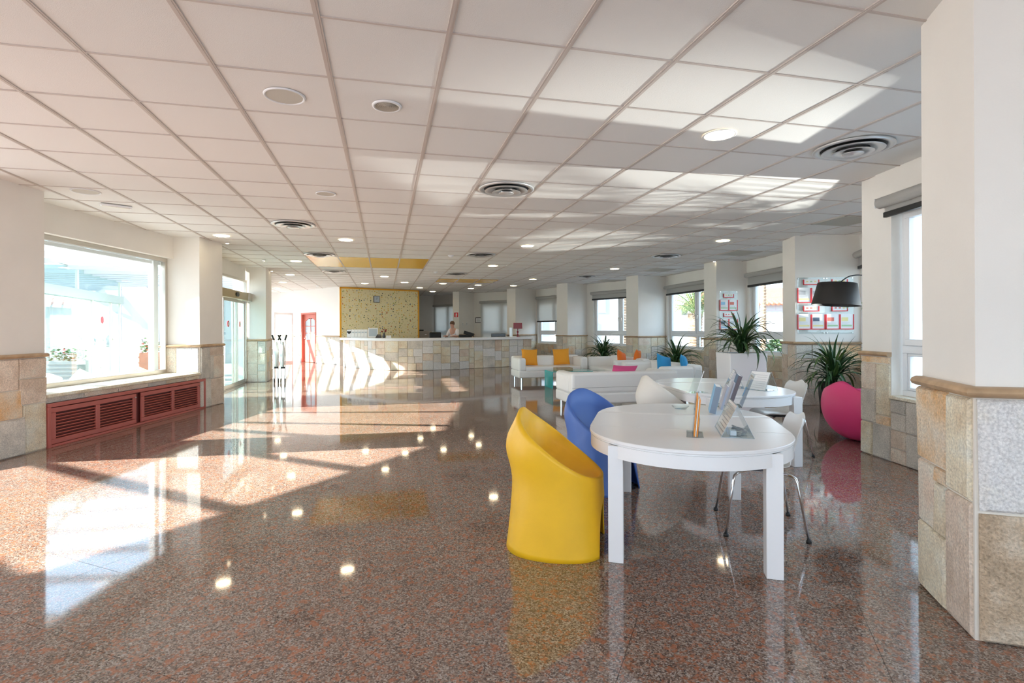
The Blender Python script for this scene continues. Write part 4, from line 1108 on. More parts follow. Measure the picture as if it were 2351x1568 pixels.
# ------------------------------------------------------------------ moulded tub chairs
def tub_chair(name, loc, rz, mat, label, R=.285, zb=.88, zf=.5, scale=1):
    r = thing('tub_chair', loc, rz, label, 'chair', None)
    n, mrows = 72, 22
    v = []; f = []
    def rim(t): return zf + (zb - zf) * (((1 - math.cos(t)) / 2) ** 1.25)
    def rad_(t, z):
        c, s = abs(math.cos(t)), abs(math.sin(t)); e = 3.0
        sq = 1 / ((c ** e + s ** e) ** (1 / e))         # slightly squared plan
        sqz = crv(sq, 1, min(1, z / .5))
        base = R * (1.0 + .12 * max(0, 1 - z / .45) ** 1.5)
        back = max(0, -math.cos(t))
        base += back * .045 * math.exp(-((z - .64) / .13) ** 2) - back ** 3 * .05 * max(0, (z - .72) / .16) ** 1.3
        return base * crv(1, sqz, .55)
    ta = math.radians(32)
    for k in range(mrows + 1):
        u = k / mrows
        for i in range(n):
            t = 2 * PI * i / n; tt = (t + PI) % (2 * PI) - PI
            z0 = .33 * math.sqrt(max(0, 1 - (tt / ta) ** 2)) if abs(tt) < ta else 0
            z = z0 + (rim(t) - z0) * u
            rr = rad_(t, z)
            v.append((rr * math.cos(t), rr * math.sin(t), z))
    for k in range(mrows):
        for i in range(n): f.append((k * n + i, k * n + (i + 1) % n, (k + 1) * n + (i + 1) % n, (k + 1) * n + i))
    # rounded lip and seat bowl
    last = mrows * n; rows = 9
    for k in range(1, rows + 1):
        u = k / rows
        for i in range(n):
            t = 2 * PI * i / n; zt = rim(t)
            if k <= 2:
                dr_, z = (.014 * (k), zt + (.006 if k == 1 else -.004))
                rr = rad_(t, zt) - dr_
            else:
                q = (k - 2) / (rows - 2)
                rr = (rad_(t, zt) - .028) * (1 - q ** 1.5); z = crv(zt - .01, .42, 1 - (1 - q) ** 2.2)
                if k == rows: rr = .002
            v.append((rr * math.cos(t), rr * math.sin(t), z))
        a = last + (k - 1) * n; b = last + k * n
        for i in range(n): f.append((a + i, a + (i + 1) % n, b + (i + 1) % n, b + i))
    o = MB().add(v, f).build('shell', mat, r, smooth=True)
    md = o.modifiers.new('s', 'SOLIDIFY'); md.thickness = .01; md.offset = -1
    return r
tub_chair('tub_chair', (.30, 3.52, 0), math.radians(-14), YEL, 'yellow moulded plastic tub chair at the left of the foreground table', R=.30, zb=.88, zf=.46)
tub_chair('tub_chair', (.79, 4.76, 0), math.radians(-50), BLUE, 'blue moulded plastic tub chair behind the yellow one', R=.29, zb=.85, zf=.46)
tub_chair('tub_chair', (1.72, 5.95, 0), math.radians(10), CREAM, 'cream moulded plastic tub chair at the left of the rear oval table', R=.285, zb=.88, zf=.5)
# pink round chair
def round_chair(loc, rz, label):
    r = thing('round_chair', loc, rz, label, 'chair')
    n, mr = 64, 24; v = []; f = []
    C0 = .46
    for k in range(mr + 1):
        for i in range(n):
            t = 2 * PI * i / n
            top = .60 + .15 * math.exp(-((((t - PI + PI) % (2 * PI)) - PI) / .6) ** 2)
            z = top * (k / mr) ** 1.0 if k else 0
            ph = math.acos(max(-1, min(1, (z - C0 * .95) / (C0 * .98))))
            rr = C0 * (max(0, math.sin(ph)) ** .9) if k else .0
            if k == 0: rr = .1
            rr = max(rr, .1)
            v.append((rr * math.cos(t), rr * math.sin(t), z))
    for k in range(mr):
        for i in range(n): f.append((k * n + i, k * n + (i + 1) % n, (k + 1) * n + (i + 1) % n, (k + 1) * n + i))
    base = mr * n
    for k in range(1, 8):
        q = k / 7
        for i in range(n):
            px_, py_, pz_ = v[base + i]
            s_ = (1 - .05 - .95 * q ** 1.6) if k < 7 else .01
            v.append((px_ * s_, py_ * s_, crv(pz_, .36, 1 - (1 - q) ** 2.2)))
        a, b = base + (k - 1) * n, base + k * n
        for i in range(n): f.append((a + i, a + (i + 1) % n, b + (i + 1) % n, b + i))
    f.append(tuple(range(n))[::-1])
    MB().add(v, f).build('shell', PINK, r, smooth=True)
    return r
round_chair((4.39, 6.62, 0), math.radians(18), 'round pink moulded chair beside the second right column')

# ------------------------------------------------------------------ chrome legged shell chairs
def shell_chair(loc, rz, label):
    r = thing('shell_chair', loc, rz, label, 'chair', 'white shell chairs with chrome legs')
    prof = [(.24, .425), (.2, .445), (.1, .437), (0, .43), (-.1, .435), (-.17, .455), (-.205, .5), (-.225, .57), (-.245, .65), (-.27, .73), (-.29, .79), (-.30, .82)]
    wd = [.17, .2, .215, .22, .22, .215, .205, .2, .205, .215, .2, .15]
    n = 14; v = []; f = []
    for k, ((x, z), w_) in enumerate(zip(prof, wd)):
        for i in range(n + 1):
            t = -1 + 2 * i / n
            curl = abs(t) ** 3
            if k >= 6: X = x + .05 * t * t + (0); Z = z - (.0 if k < 10 else .03 * (1 - math.cos(t * 5)) * .5)
            else: X = x; Z = z + .03 * curl * (1 if k > 0 else .4)
            v.append((X, w_ * t, Z))
    for k in range(len(prof) - 1):
        for i in range(n): f.append((k * (n + 1) + i, k * (n + 1) + i + 1, (k + 1) * (n + 1) + i + 1, (k + 1) * (n + 1) + i))
    MB().add(v, f).build('seat_shell', SHELL, r, smooth=True, solid=.009, sub=1)
    for sx_ in (-1, 1):
        for sy_ in (-1, 1):
            a = (sx_ * .08, sy_ * .1, .42); b = (sx_ * .17, sy_ * .19, .415); c_ = (sx_ * .2, sy_ * .215, .37); d = (sx_ * .255, sy_ * .26, .015)
            lg = MB().tube([a, b, ((b[0] + c_[0]) / 2 + sx_ * .006, (b[1] + c_[1]) / 2 + sy_ * .006, .402), c_, d], .0095, n=10).build('leg', CHROME, r, smooth=True)
            MB().lathe([(0, 0), (.018, 0), (.017, .012), (.01, .025), (0, .025)], (d[0], d[1], 0), n=12).build('rubber_foot', BLACK, lg, smooth=True)
    MB().tube([(-.1, -.1, .418), (.1, .1, .418)], .009).tube([(-.1, .1, .418), (.1, -.1, .418)], .009).box(-.1, .1, -.1, .1, .413, .423).build('under_frame', DARKG, r)
    return r
shell_chair((1.76, 3.79, 0), math.radians(180 - 14), 'white shell chair tucked under the right side of the foreground table')
shell_chair((3.0, 6.0, 0), math.radians(180 + 4), 'white shell chair at the right side of the rear oval table')

# ------------------------------------------------------------------ sofas
def sofa(loc, rz, w_, label, seams=True):
    r = thing('sofa', loc, rz, label, 'sofa', 'white leather sofas')
    D, A = .88, .19
    MB().box(0, w_, .0, D, .15, .33).build('base', LEATHER, r, bevel=.03, bseg=3)
    MB().box(A - .01, w_ - A + .01, -.005, D - .2, .3, .43).build('seat_cushion', LEATHER, r, bevel=.045, bseg=3)
    MB().box(.0, w_, D - .22, D + .0, .32, .68).build('backrest', LEATHER, r, bevel=.05, bseg=3)
    for s in (0, 1):
        x0_ = 0 if s == 0 else w_ - A
        MB().box(x0_, x0_ + A, -.002, D - .18, .31, .66).build('armrest', LEATHER, r, bevel=.055, bseg=3)
    MB().box(.004, w_ - .004, D - .006, D + .003, .425, .43).build('seam', plain('seam', (.35, .34, .33), .7), r)
    for x in (.09, w_ - .09):
        for y in (.08, D - .08): MB().cyl((x, y, 0), (x, y, .16), .024, n=16).build('leg', CHROME, r, angle=40)
    return r
SYAW = math.radians(13.5)
sx_, sy_ = math.cos(SYAW), math.sin(SYAW)
sA = sofa((.17, 13.32, 0), SYAW, 1.85, 'white leather sofa with amber cushions facing the camera in front of reception')
# B with its back to us: rotate by 180 deg; far end of local x axis is the left one
B0 = Vector((.98, 8.66)); Bw = 1.95
bx = Vector((sx_, sy_)); by = Vector((-sy_, sx_))
o = B0 + bx * Bw + by * .88
sB = sofa((o.x, o.y, 0), SYAW + PI, Bw, 'nearest white leather sofa, its back to the camera')
# D and C facing left: local x axis points away from camera... seat front towards -x
def side_sofa(c, label):
    # c = near-left (front) corner ; local +x runs towards the camera, so origin at the far end
    c = Vector(c); o = c + by * 1.85
    return sofa((o.x, o.y, 0), SYAW - PI / 2, 1.85, label)
sD = side_sofa((2.88, 10.15), 'white leather sofa with blue cushions, seen from its end')
sC = side_sofa((2.40, 12.22), 'white leather sofa with orange cushions beyond the blue-cushioned one')
def cushion_mesh(mat, name):
    n = 12; v = []; f = []
    for side in (1, -1):
        for a in range(n + 1):
            for b in range(n + 1):
                x, z = -1 + 2 * a / n, -1 + 2 * b / n
                h = (max(0, (1 - x ** 4) * (1 - z ** 4))) ** .6
                px_ = x * (1 - .07 * (1 - z * z)); pz_ = z * (1 - .07 * (1 - x * x))
                v.append((px_ * .22, side * .065 * h, pz_ * .22 + .22))
    N = (n + 1) ** 2
    for s in (0, 1):
        for a in range(n):
            for b in range(n):
                q = [s * N + a * (n + 1) + b, s * N + (a + 1) * (n + 1) + b, s * N + (a + 1) * (n + 1) + b + 1, s * N + a * (n + 1) + b + 1]
                f.append(tuple(q if s else q[::-1]))
    return MB().add(v, f).mesh(name, mat, True)
def cushion(col, loc, rz, tilt, label, roll=0, sc=1, group=None):
    if 'cush_' + col not in bpy.data.meshes: CU[col] = cushion_mesh(FAB[col], 'cush_' + col)
    o = bpy.data.objects.new('cushion', CU[col]); COL.objects.link(o)
    o.location = loc; o.rotation_euler = (tilt, roll, rz); o.scale = (sc, sc, sc)
    return tag(o, label, 'cushion', group)
CU = {}
def loc_on(base, u, v_, z):
    c = Vector(base) + bx * u + by * v_; return (c.x, c.y, z)
cushion('amber', loc_on((.17, 13.32), .44, .56, .425), SYAW, -.22, 'amber cushion at the left end of the far sofa', 0.03)
cushion('amber', loc_on((.17, 13.32), 1.33, .56, .425), SYAW - .25, -.22, 'amber cushion at the right end of the far sofa', -.06)
cushion('pink', loc_on((.98, 8.66), .98, .34, .41), SYAW, .6, 'pink cushion showing above the back of the nearest sofa', .04, 1.02)
cushion('blue', loc_on((2.88, 10.15), .29, .42, .435), SYAW + .4, -.25, 'left blue cushion, tilted, on the end-on sofa', .25)
cushion('blue', loc_on((2.88, 10.15), .72, .32, .435), SYAW + .9, -.2, 'right blue cushion against the back of the end-on sofa', .1)
cushion('orange', loc_on((2.40, 12.22), .42, .55, .425), SYAW + .7, -.2, 'left orange cushion, tilted, on the farther end-on sofa', .3)
cushion('orange', loc_on((2.40, 12.22), .74, .5, .44), SYAW + .9, .15, 'right orange cushion, smaller looking, on the farther end-on sofa', .1)
# coffee table
ct = thing('coffee_table', (.94, 12.35, 0), SYAW, 'teal glass waterfall coffee table in front of the amber-cushioned sofa', 'coffee table')
MB().box(0, .012, 0, .62, 0, .38).build('side_panel', TEALG, ct); MB().box(1.0, 1.012, 0, .62, 0, .38).build('side_panel', TEALG, ct)
MB().box(0, 1.012, 0, .62, .38, .392).build('glass_top', TEALG, ct, bevel=.003)
tr = thing('wooden_tray', loc_on((.94, 12.35), .38, .35, .392), SYAW, 'wooden box tray on the teal coffee table', 'tray')
MB().box(-.2, .2, -.14, .14, 0, .01).build('tray_base', WOOD, tr)
MB().box(-.2, .2, -.14, -.13, 0, .07).box(-.2, .2, .13, .14, 0, .07).box(-.2, -.19, -.14, .14, 0, .07).box(.19, .2, -.14, .14, 0, .07).build('tray_rim', WOOD, tr)

# ------------------------------------------------------------------ potted plants
def leaf_mesh(L, droop, wdt, mat, seed):
    rg = random.Random(seed); n = 9; v = []; f = []
    x = z = 0; a = math.radians(62); step = L / n; yy = 0
    for k in range(n + 1):
        t = k / n; w_ = wdt * (math.sin(PI * min(1, t * .85 + .12)) ** .6) * (1 - t ** 5)
        v += [(x, yy - w_, z + w_ * .35), (x, yy, z), (x, yy + w_, z + w_ * .35)]
        x += math.cos(a) * step; z += math.sin(a) * step; yy += rg.uniform(-.004, .004)
        a -= math.radians(droop) / n * (0.5 + 1.3 * t)
    for k in range(n):
        for i in (0, 1): f.append((k * 3 + i, k * 3 + i + 1, k * 3 + 4 + i, k * 3 + 3 + i))
    return MB().add(v, f).mesh('leaf', mat, True)
LV = [leaf_mesh(.74, d, w_ * 1.15, m_, i) for i, (d, w_, m_) in enumerate([(60, .017, LEAF), (100, .018, LEAF), (130, .016, LEAF), (150, .018, LEAF2), (35, .015, LEAF), (170, .017, LEAF), (110, .016, LEAF2)])]
def plant(loc, label, pot, size, nleaf, seed, potmat, square=False):
    r = thing('potted_plant', loc, 0, label, 'plant')
    h, r0, r1 = pot
    if square:
        m = MB(); a = r1
        m.add([(-r0, -r0, 0), (r0, -r0, 0), (r0, r0, 0), (-r0, r0, 0), (-a, -a, h), (a, -a, h), (a, a, h), (-a, a, h), (-a + .03, -a + .03, h), (a - .03, -a + .03, h), (a - .03, a - .03, h), (-a + .03, a - .03, h), (-a + .03, -a + .03, h - .06), (a - .03, -a + .03, h - .06), (a - .03, a - .03, h - .06), (-a + .03, a - .03, h - .06)],
              [(0, 3, 2, 1), (0, 1, 5, 4), (1, 2, 6, 5), (2, 3, 7, 6), (3, 0, 4, 7)] + [(4 + i, 4 + (i + 1) % 4, 8 + (i + 1) % 4, 8 + i) for i in range(4)] + [(8 + i, 8 + (i + 1) % 4, 12 + (i + 1) % 4, 12 + i) for i in range(4)])
        m.build('pot', potmat, r, bevel=.012); MB().box(-a + .031, a - .031, -a + .031, a - .031, h - .09, h - .05).build('soil', SOIL, r)
    else:
        MB().lathe([(0, 0), (r0, 0), (r1, h), (r1 - .02, h), (r1 - .03, h - .05)], n=32).build('pot', potmat, r, smooth=True)
        MB().lathe([(0, h - .06), (r1 - .028, h - .06), (r1 - .028, h - .05), (0, h - .045)], n=24).build('soil', SOIL, r)
    MB().cyl((0, 0, h - .06), (.01, 0, h + .12 * size), .03, .02).build('stem', TRUNK, r)
    rg = random.Random(seed)
    for k in range(nleaf):
        t = k / nleaf
        el = rg.random()
        mesh_ = LV[4] if el < .12 else LV[rg.choice((0, 1, 1, 2, 3, 5, 6, 2))]
        s = size * rg.uniform(.65, 1.15) * (.9 if el < .12 else 1)
        o = inst('leaf', mesh_, r, (rg.uniform(-.03, .03), rg.uniform(-.03, .03), h - .03 + rg.uniform(0, .16) * size), (rg.uniform(-.25, .25), rg.uniform(-.35, .75) if el >= .12 else rg.uniform(-.5, .2), rg.uniform(0, 2 * PI)), (s, s, s))
    return r
plant((2.60, 15.1, 0), 'bushy strap-leaved plant behind the gap between the far sofas', (.5, .2, .26), 1.12, 110, 1, BLACK)
plant((3.95, 12.75, 0), 'strap-leaved plant behind the blue cushions', (.45, .18, .24), 1.1, 105, 2, BLACK)
plant((3.5, 8.1, 0), 'strap-leaved plant on a tall square white planter', (1.03, .24, .28), 1.0, 115, 3, WHITE, True)
plant((5.32, 8.75, 0), 'large strap-leaved plant in a black pot behind the pink chair', (.5, .2, .24), 1.15, 115, 4, BLACK)

# ------------------------------------------------------------------ arc lamp
al = thing('arc_lamp', (4.95, 7.25, 0), 0, 'black arc floor lamp with a wide drum shade in front of the poster column', 'floor lamp')
MB().cyl((0, 0, 0), (0, 0, .03), .16, n=32).build('base', BLACK, al, bevel=.005)
pts = [(0, 0, .03), (.0, 0, 1.2), (-.02, 0, 1.8), (-.08, 0, 2.2), (-.2, 0, 2.36), (-.3, -.02, 2.36), (-.45, -.03, 2.25), (-.53, -.05, 2.05)]
sp = Vector(behind(1921, 7.2, 0)) ; sp.z = 1.86
pts = [(0, 0, .03), (.02, 0, 1.3), (.02, 0, 1.8), (-.08, -.01, 2.08), (-.2, -.03, 2.12), (-.36, -.04, 2.1), (sp.x - 4.95 + .02, sp.y - 7.25, 2.0)]
cp = []
for i in range(len(pts) - 1):
    p0 = Vector(pts[max(i - 1, 0)]); p1 = Vector(pts[i]); p2 = Vector(pts[i + 1]); p3 = Vector(pts[min(i + 2, len(pts) - 1)])
    for j in range(6):
        t = j / 6; cp.append(.5 * ((2 * p1) + (p2 - p0) * t + (2 * p0 - 5 * p1 + 4 * p2 - p3) * t * t + (3 * p1 - p0 - 3 * p2 + p3) * t ** 3))
cp.append(Vector(pts[-1]))
MB().tube(cp, .009, n=8).build('arched_pole', BLACK, al, smooth=True)
M = Matrix.Translation((sp.x - 4.95, sp.y - 7.25, 1.86)) @ Matrix.Rotation(math.radians(4), 4, 'Y')
sh = MB().lathe([(.295, -.15), (.235, .15), (.232, .15), (.29, -.15)], n=48, M=M).build('shade', plain('black_shade', (.02, .018, .017), .55), al, smooth=True)
MB().tube([M @ Vector((-.23, 0, .14)), M @ Vector((.23, 0, .14))], .004).tube([M @ Vector((0, -.23, .14)), M @ Vector((0, .23, .14))], .004).build('spider', CHROME, al)
MB().lathe([(0, -.03), (.03, -.02), (.04, .02), (.02, .07), (0, .08)], n=16, M=M).build('bulb', PAPER, al, smooth=True)

# ------------------------------------------------------------------ poster boards on the columns
prng = random.Random(17)
PCOL = [plain('print_blue', (.3, .55, .75), .6), plain('print_green', (.4, .6, .35), .6), plain('print_yellow', (.85, .75, .35), .6), plain('print_dark', (.1, .14, .2), .6), plain('print_red', (.7, .2, .15), .6), plain('print_grey', (.55, .56, .58), .6)]
def poster_board(name, origin, ang, cols, label, wcol=.47, h=1.02):
    r = thing('poster_board', origin, ang, label, 'notice board', 'acrylic poster boards')
    MB().box(0, wcol, -.012, -.006, 0, h).build('acrylic_sheet', ACRYL, r)
    for (x, z) in ((.02, .02), (wcol - .02, .02), (.02, h - .02), (wcol - .02, h - .02)): MB().cyl((x, -.02, z), (x, 0, z), .008, n=10).build('fixing', CHROME, r)
    def holder(x0, x1, z0, z1, seed, kind):
        b = MB(); t = .014
        b.box(x0, x0 + t, -.03, -.013, z0, z1).box(x1 - t, x1, -.03, -.013, z0, z1).box(x0, x1, -.03, -.013, z0, z0 + t)
        ho = b.build('poster_holder', REDPL, r)
        MB().box(x0 + t, x1 - t, -.02, -.016, z0 + t, z1 + .01).build('sheet', PAPER, ho)
        rg = random.Random(seed); pr = {}
        if kind == 'title':
            for k in range(3):
                cx_ = x0 + (x1 - x0) * (.25 + .25 * k); pr.setdefault(rg.choice((2, 4, 1)), MB()).box(cx_ - .018, cx_ + .018, -.0225, -.0205, z0 + .05, z0 + .075)
        else:
            W_ = x1 - x0 - 2 * t; H_ = z1 - z0
            pr.setdefault(rg.randrange(6), MB()).box(x0 + t + .015, x0 + t + W_ * .6, -.0225, -.0205, z0 + H_ * .55, z0 + H_ * .8)
            pr.setdefault(rg.choice((0, 2, 1)), MB()).box(x0 + t + .015, x1 - t - .02, -.0225, -.0205, z0 + H_ * .2, z0 + H_ * .3)
            for k in range(6): pr.setdefault(5, MB()).box(x0 + t + .02, x0 + t + W_ * rg.uniform(.5, .85), -.0225, -.0205, z0 + H_ * (.34 + .03 * k), z0 + H_ * (.345 + .03 * k))
        for c_, b_ in pr.items(): b_.build('print', PCOL[c_], ho)
    hw = wcol / 2
    for tier, zb_ in enumerate((.08, .56)):
        holder(.0, hw, zb_, zb_ + .27, seed=tier * 7 + int(origin[1] * 10), kind='p'); holder(hw, wcol, zb_, zb_ + .27, seed=tier * 7 + 3 + int(origin[1] * 10), kind='p')
        holder(.1, wcol - .1, zb_ + .325, zb_ + .42, seed=tier, kind='title')
    return r
# poster column (b3): face from corner b3[2] to b3[3]
pfd = (Vector(b3[3]) - Vector(b3[2])).normalized(); ang = math.atan2(pfd.y, pfd.x)
nrm = Vector((pfd.y, -pfd.x))
po = Vector(b3[2]) + pfd * .03 + nrm * .002
poster_board('a', (po.x, po.y, 1.29), ang, 2, 'left acrylic board of red-edged posters on the column behind the arc lamp')
po = Vector(b3[2]) + pfd * .51 + nrm * .002
poster_board('b', (po.x, po.y, 1.29), ang, 2, 'right acrylic board of red-edged posters, half hidden by the lamp shade')
pfd = (Vector(b4[3]) - Vector(b4[2])).normalized(); nrm = Vector((pfd.y, -pfd.x))
po = Vector(b4[2]) + pfd * .08 + nrm * .002
poster_board('c', (po.x, po.y, 1.27), math.atan2(pfd.y, pfd.x), 2, 'acrylic board of red-edged posters on the far column above the tall planter', wcol=.48, h=1.05)

# ------------------------------------------------------------------ things on the tables
def tent(p, rz, L, label, paper=True, cables=False, b=.19, h=.2):
    r = thing('tent_stand', p, rz, label, 'display stand')
    t = .004
    MB().add([(-b / 2, 0, 0), (b / 2, 0, 0), (0, 0, h), (-b / 2, L, 0), (b / 2, L, 0), (0, L, h)], [(0, 1, 4, 3), (1, 2, 5, 4), (2, 0, 3, 5)]).build('acrylic_tent', ACRYL, r, solid=t)
    for y in (0, L): MB().tube([(-b / 2, y, .002), (b / 2, y, .002), (0, y, h), (-b / 2, y, .002)], .0016, n=5).build('polished_edge', PALESCREEN, r)
    if paper:
        sh_ = MB().add([(-b / 2 + .006, .01, .008), (-.003, .01, h - .006), (-.003, L - .01, h - .006), (-b / 2 + .006, L - .01, .008)], [(0, 1, 2, 3)]).build('paper_insert', PAPER, r, solid=.001)
        m_ = MB(); d0 = Vector((-b / 2 + .004, 0, .01)); d1 = Vector((-.006, 0, h - .008))
        for k in range(7):
            a_ = d0.lerp(d1, .1 + .12 * k); c_ = d0.lerp(d1, .12 + .12 * k)
            m_.add([(a_.x - .002, .03, a_.z), (a_.x - .002, L - .05 - .03 * (k % 3), a_.z), (c_.x - .002, L - .05 - .03 * (k % 3), c_.z), (c_.x - .002, .03, c_.z)], [(0, 1, 2, 3)])
        m_.build('text_lines', PCOL[5], r)
    return r
p = at(1694, 1006, .742)
tent((p.x, p.y, .7415), math.radians(-15), .36, 'tilted acrylic tent stand with a printed sheet at the front of the foreground table')
cb = thing('cable_bundle', (p.x + .03, p.y + .05, .744), -.26, 'grey cable bundle and small box inside the acrylic tent stand', 'cable')
crg = random.Random(6)
for k in range(5):
    q = []
    for j in range(26):
        t = j / 25 * 2 * PI * 1.5; q.append((.01 + (.03 + .012 * math.sin(k + t * .5)) * math.cos(t + k), .08 + .06 * math.sin(t + k * .7), .008 + .02 * abs(math.sin(t * .7 + k)) + .004 * k))
    MB().tube(q, .0022, n=5).build('cable', plain('cable_grey', (.3, .3, .31), .4), cb, smooth=True)
MB().box(-.05, -.015, .0, .05, 0, .03).build('plug_box', PALESCREEN, cb, bevel=.003)
p = at(1718, 893, .742); tent((p.x - .12, p.y + .05, .7415), math.radians(-18), .26, 'left acrylic tent stand on the rear oval table')
p = at(1748, 896, .742); tent((p.x + .08, p.y - .06, .7415), math.radians(24), .26, 'right acrylic tent stand on the rear oval table', paper=True)
# leaflet holder with orange leaflets seen edge on
p = at(1595, 997, .742)
r = thing('leaflet_holder', (p.x, p.y, .7415), math.radians(72), 'clear acrylic leaflet holder with orange edged leaflets on the foreground table', 'leaflet holder')
MB().box(-.11, .11, -.05, .05, 0, .005).build('foot', ACRYL, r, bevel=.002)
M = Matrix.Rotation(math.radians(5), 4, 'X')
MB().box(-.11, .11, .012, .015, 0, .24, M).build('back_plate', ACRYL, r); MB().box(-.11, .11, -.02, -.017, 0, .12, M).build('front_plate', ACRYL, r)
for k in range(3): tag(MB().box(-.1, .1, -.014 + .008 * k, -.008 + .008 * k, .005, .23 + .012 * k, M).build('leaflet', (ORANGEP, CREAM, ORANGEP)[k], r), None)
# brochure stacks leaning in a rack towards the rear of the table
def leaning(px, py, hgt, thick, mat, tilt, name, label, rz=math.radians(72), wd=.105, cover=None):
    p = at(px, py, .742); r = thing(name, (p.x, p.y, .7425), rz, label, 'booklet')
    M = Matrix.Rotation(tilt, 4, 'X')
    MB().box(-wd, wd, 0, thick, 0.003, hgt, M).build('pages', PAPER, r)
    MB().box(-wd - .002, wd + .002, thick, thick + .003, 0.003, hgt + .002, M).build('cover', mat, r); MB().box(-wd - .002, wd + .002, -.003, 0, 0.003, hgt + .002, M).build('cover', mat, r)
    MB().box(-wd - .0025, -wd, -.002, thick + .002, .003, hgt, M).build('spine', cover or mat, r)
    return r
NAVY = plain('navy_cover', (.05, .12, .22), .35); SKYC = plain('sky_cover', (.2, .5, .75), .35); GREYC = plain('grey_cover', (.5, .5, .56), .4)
leaning(1640, 947, .215, .04, SKYC, .22, 'booklet_stack', 'stack of sky blue booklets leaning on the foreground table', cover=plain('slate_cover', (.2, .26, .34), .4))
leaning(1656, 938, .2, .012, GREYC, .28, 'booklet', 'pale grey booklet leaning behind the blue stack')
leaning(1667, 932, .215, .006, GREYC, .3, 'booklet', 'thin pale booklet leaning just left of the dark one')
leaning(1680, 922, .25, .028, NAVY, .32, 'booklet', 'dark booklet with teal top leaning at the back of the foreground table', cover=plain('photo_cover', (.16, .13, .15), .4))
p = at(1668, 936, .742)
r = thing('acrylic_rack', (p.x + .06, p.y + .12, .7415), math.radians(72), 'clear acrylic rack holding the leaning booklets', 'rack')
MB().box(-.12, .12, -.1, .12, 0, .004).build('base_plate', ACRYL, r)
M = Matrix.Translation((0, -.1, 0)) @ Matrix.Rotation(.36, 4, 'X'); MB().box(-.12, .12, 0, .003, 0, .3, M).build('back_plate', ACRYL, r)
p = at(1562, 938, .742)
r = thing('acrylic_dish', (p.x, p.y, .7415), .2, 'small clear acrylic dish on the far edge of the foreground table', 'dish')
MB().lathe([(0, 0), (.05, 0), (.07, .025), (.067, .025), (.048, .003), (0, .003)], n=24).build('dish', ACRYL, r, smooth=True)
p = at(1600, 901, .742)
r = thing('acrylic_holder', (p.x, p.y, .7415), .35, 'clear acrylic leaflet holder with a white slanting edge on the rear table', 'leaflet holder')
M = Matrix.Rotation(-.35, 4, 'X')
MB().box(-.003, .003, 0, .12, 0, .24, Matrix.Rotation(.4, 4, 'Y')).build('side_edge', ACRYL, r); MB().box(-.1, .1, -.06, .06, 0, .004).build('foot', ACRYL, r)
MB().tube([(0, 0, 0.004), (.09, 0, .22)], .004).build('white_edge', PAPER, r)

# ------------------------------------------------------------------ outside: ground, canopy, buildings, palms
gr = MB().box(-90, -6.5 - 6, -60, 110, -.35, -.1)
gr = MB().box(-120, 120, -80, 160, -.4, -.26); g0 = gr.build('ground', PAVE); tag(g0, 'pale paved terrace outside the windows', kind='structure')
pg = thing('pergola', (0, 0, 0), 0, 'white pergola of radial beams outside the left windows', 'pergola')
CEN = []
def facade_pt(s):
    pts_ = [(-9.6, -.6), (-8.25, 1.9), (-6.5, 5.3), (-6.3, 6.4), (-6.3, 9.4), (-6.45, 10.4), (-7.25, 14.2), (-7.5, 15.3), (-11.5, 24.0)]
    L_ = 0
    for a, b in zip(pts_, pts_[1:]):
        d = (Vector(b) - Vector(a)); l = d.length
        if s <= L_ + l:
            p = Vector(a) + d * ((s - L_) / l); return p, d.normalized()
        L_ += l
    return Vector(pts_[-1]), d.normalized()
def beam(p0, p1, wd, z0, z1, name='beam', parent=pg, mat=RENDER_W):
    p0, p1 = Vector(p0), Vector(p1); d = (p1 - p0).normalized(); nn = Vector((-d.y, d.x)) * wd / 2
    return MB().prism([tuple(p0 + nn), tuple(p1 + nn), tuple(p1 - nn), tuple(p0 - nn)], z0, z1).build(name, mat, parent)
outer = []
s = 1.2
while s < 26.5:
    p, d = facade_pt(s)
    # smooth the normal
    pa_, da = facade_pt(max(0, s - 1.6)); pb_, db = facade_pt(s + 1.6)
    t_ = (pb_ - pa_).normalized(); nn = Vector((-t_.y, t_.x))
    a_ = p + nn * .35; b_ = p + nn * 6.1
    beam(a_, b_, .075 if s < 15 else .16, 2.85, 2.95)
    outer.append(b_); s += 1.35 if s < 15 else .8
for k in range(len(outer) - 1):
    beam(outer[k], outer[k + 1], .1, 2.95, 3.05, 'edge_beam')
for k in range(0, len(outer), 6): MB().cyl((outer[k].x, outer[k].y, -.26), (outer[k].x, outer[k].y, 2.95), .07).build('post', RENDER_W, pg)

# glazed porch outside the left window
pv = thing('glass_porch', (0, 0, -.26), 0, 'glazed entrance porch with green tinted panes outside the left window', 'porch')
VA, VB = Vector((-9.9, 11.0)), Vector((-12.0, 16.2)); dV = (VB - VA).normalized(); LV_ = (VB - VA).length
def onV(u, v_=0): r_ = VA + dV * u + Vector((-dV.y, dV.x)) * v_; return (r_.x, r_.y)
def vbox(u0, u1, t, z0, z1, name, mat):
    return MB().prism([onV(u0, -t / 2), onV(u1, -t / 2), onV(u1, t / 2), onV(u0, t / 2)], z0 + .26, z1 + .26).build(name, mat, pv)
vbox(0, LV_, .2, 2.2, 2.42, 'header_box', plain('green_grey_metal', (.2, .27, .24), .3, metal=.3)); vbox(0, LV_, .08, 2.95, 3.02, 'top_rail', ALU)
for u in (0, 2.2, LV_ - .06): vbox(u, u + .06, .06, 2.42, 2.95, 'mullion', ALU)
for u in (.05, 3.2, 4.7, LV_ - .06): vbox(u, u + .06, .06, -.26, 2.2, 'mullion', ALU)
vbox(.06, 2.2, .01, 2.42, 2.95, 'transom_pane', GLASSG); vbox(2.26, LV_ - .06, .01, 2.42, 2.95, 'transom_pane', GLASSG)
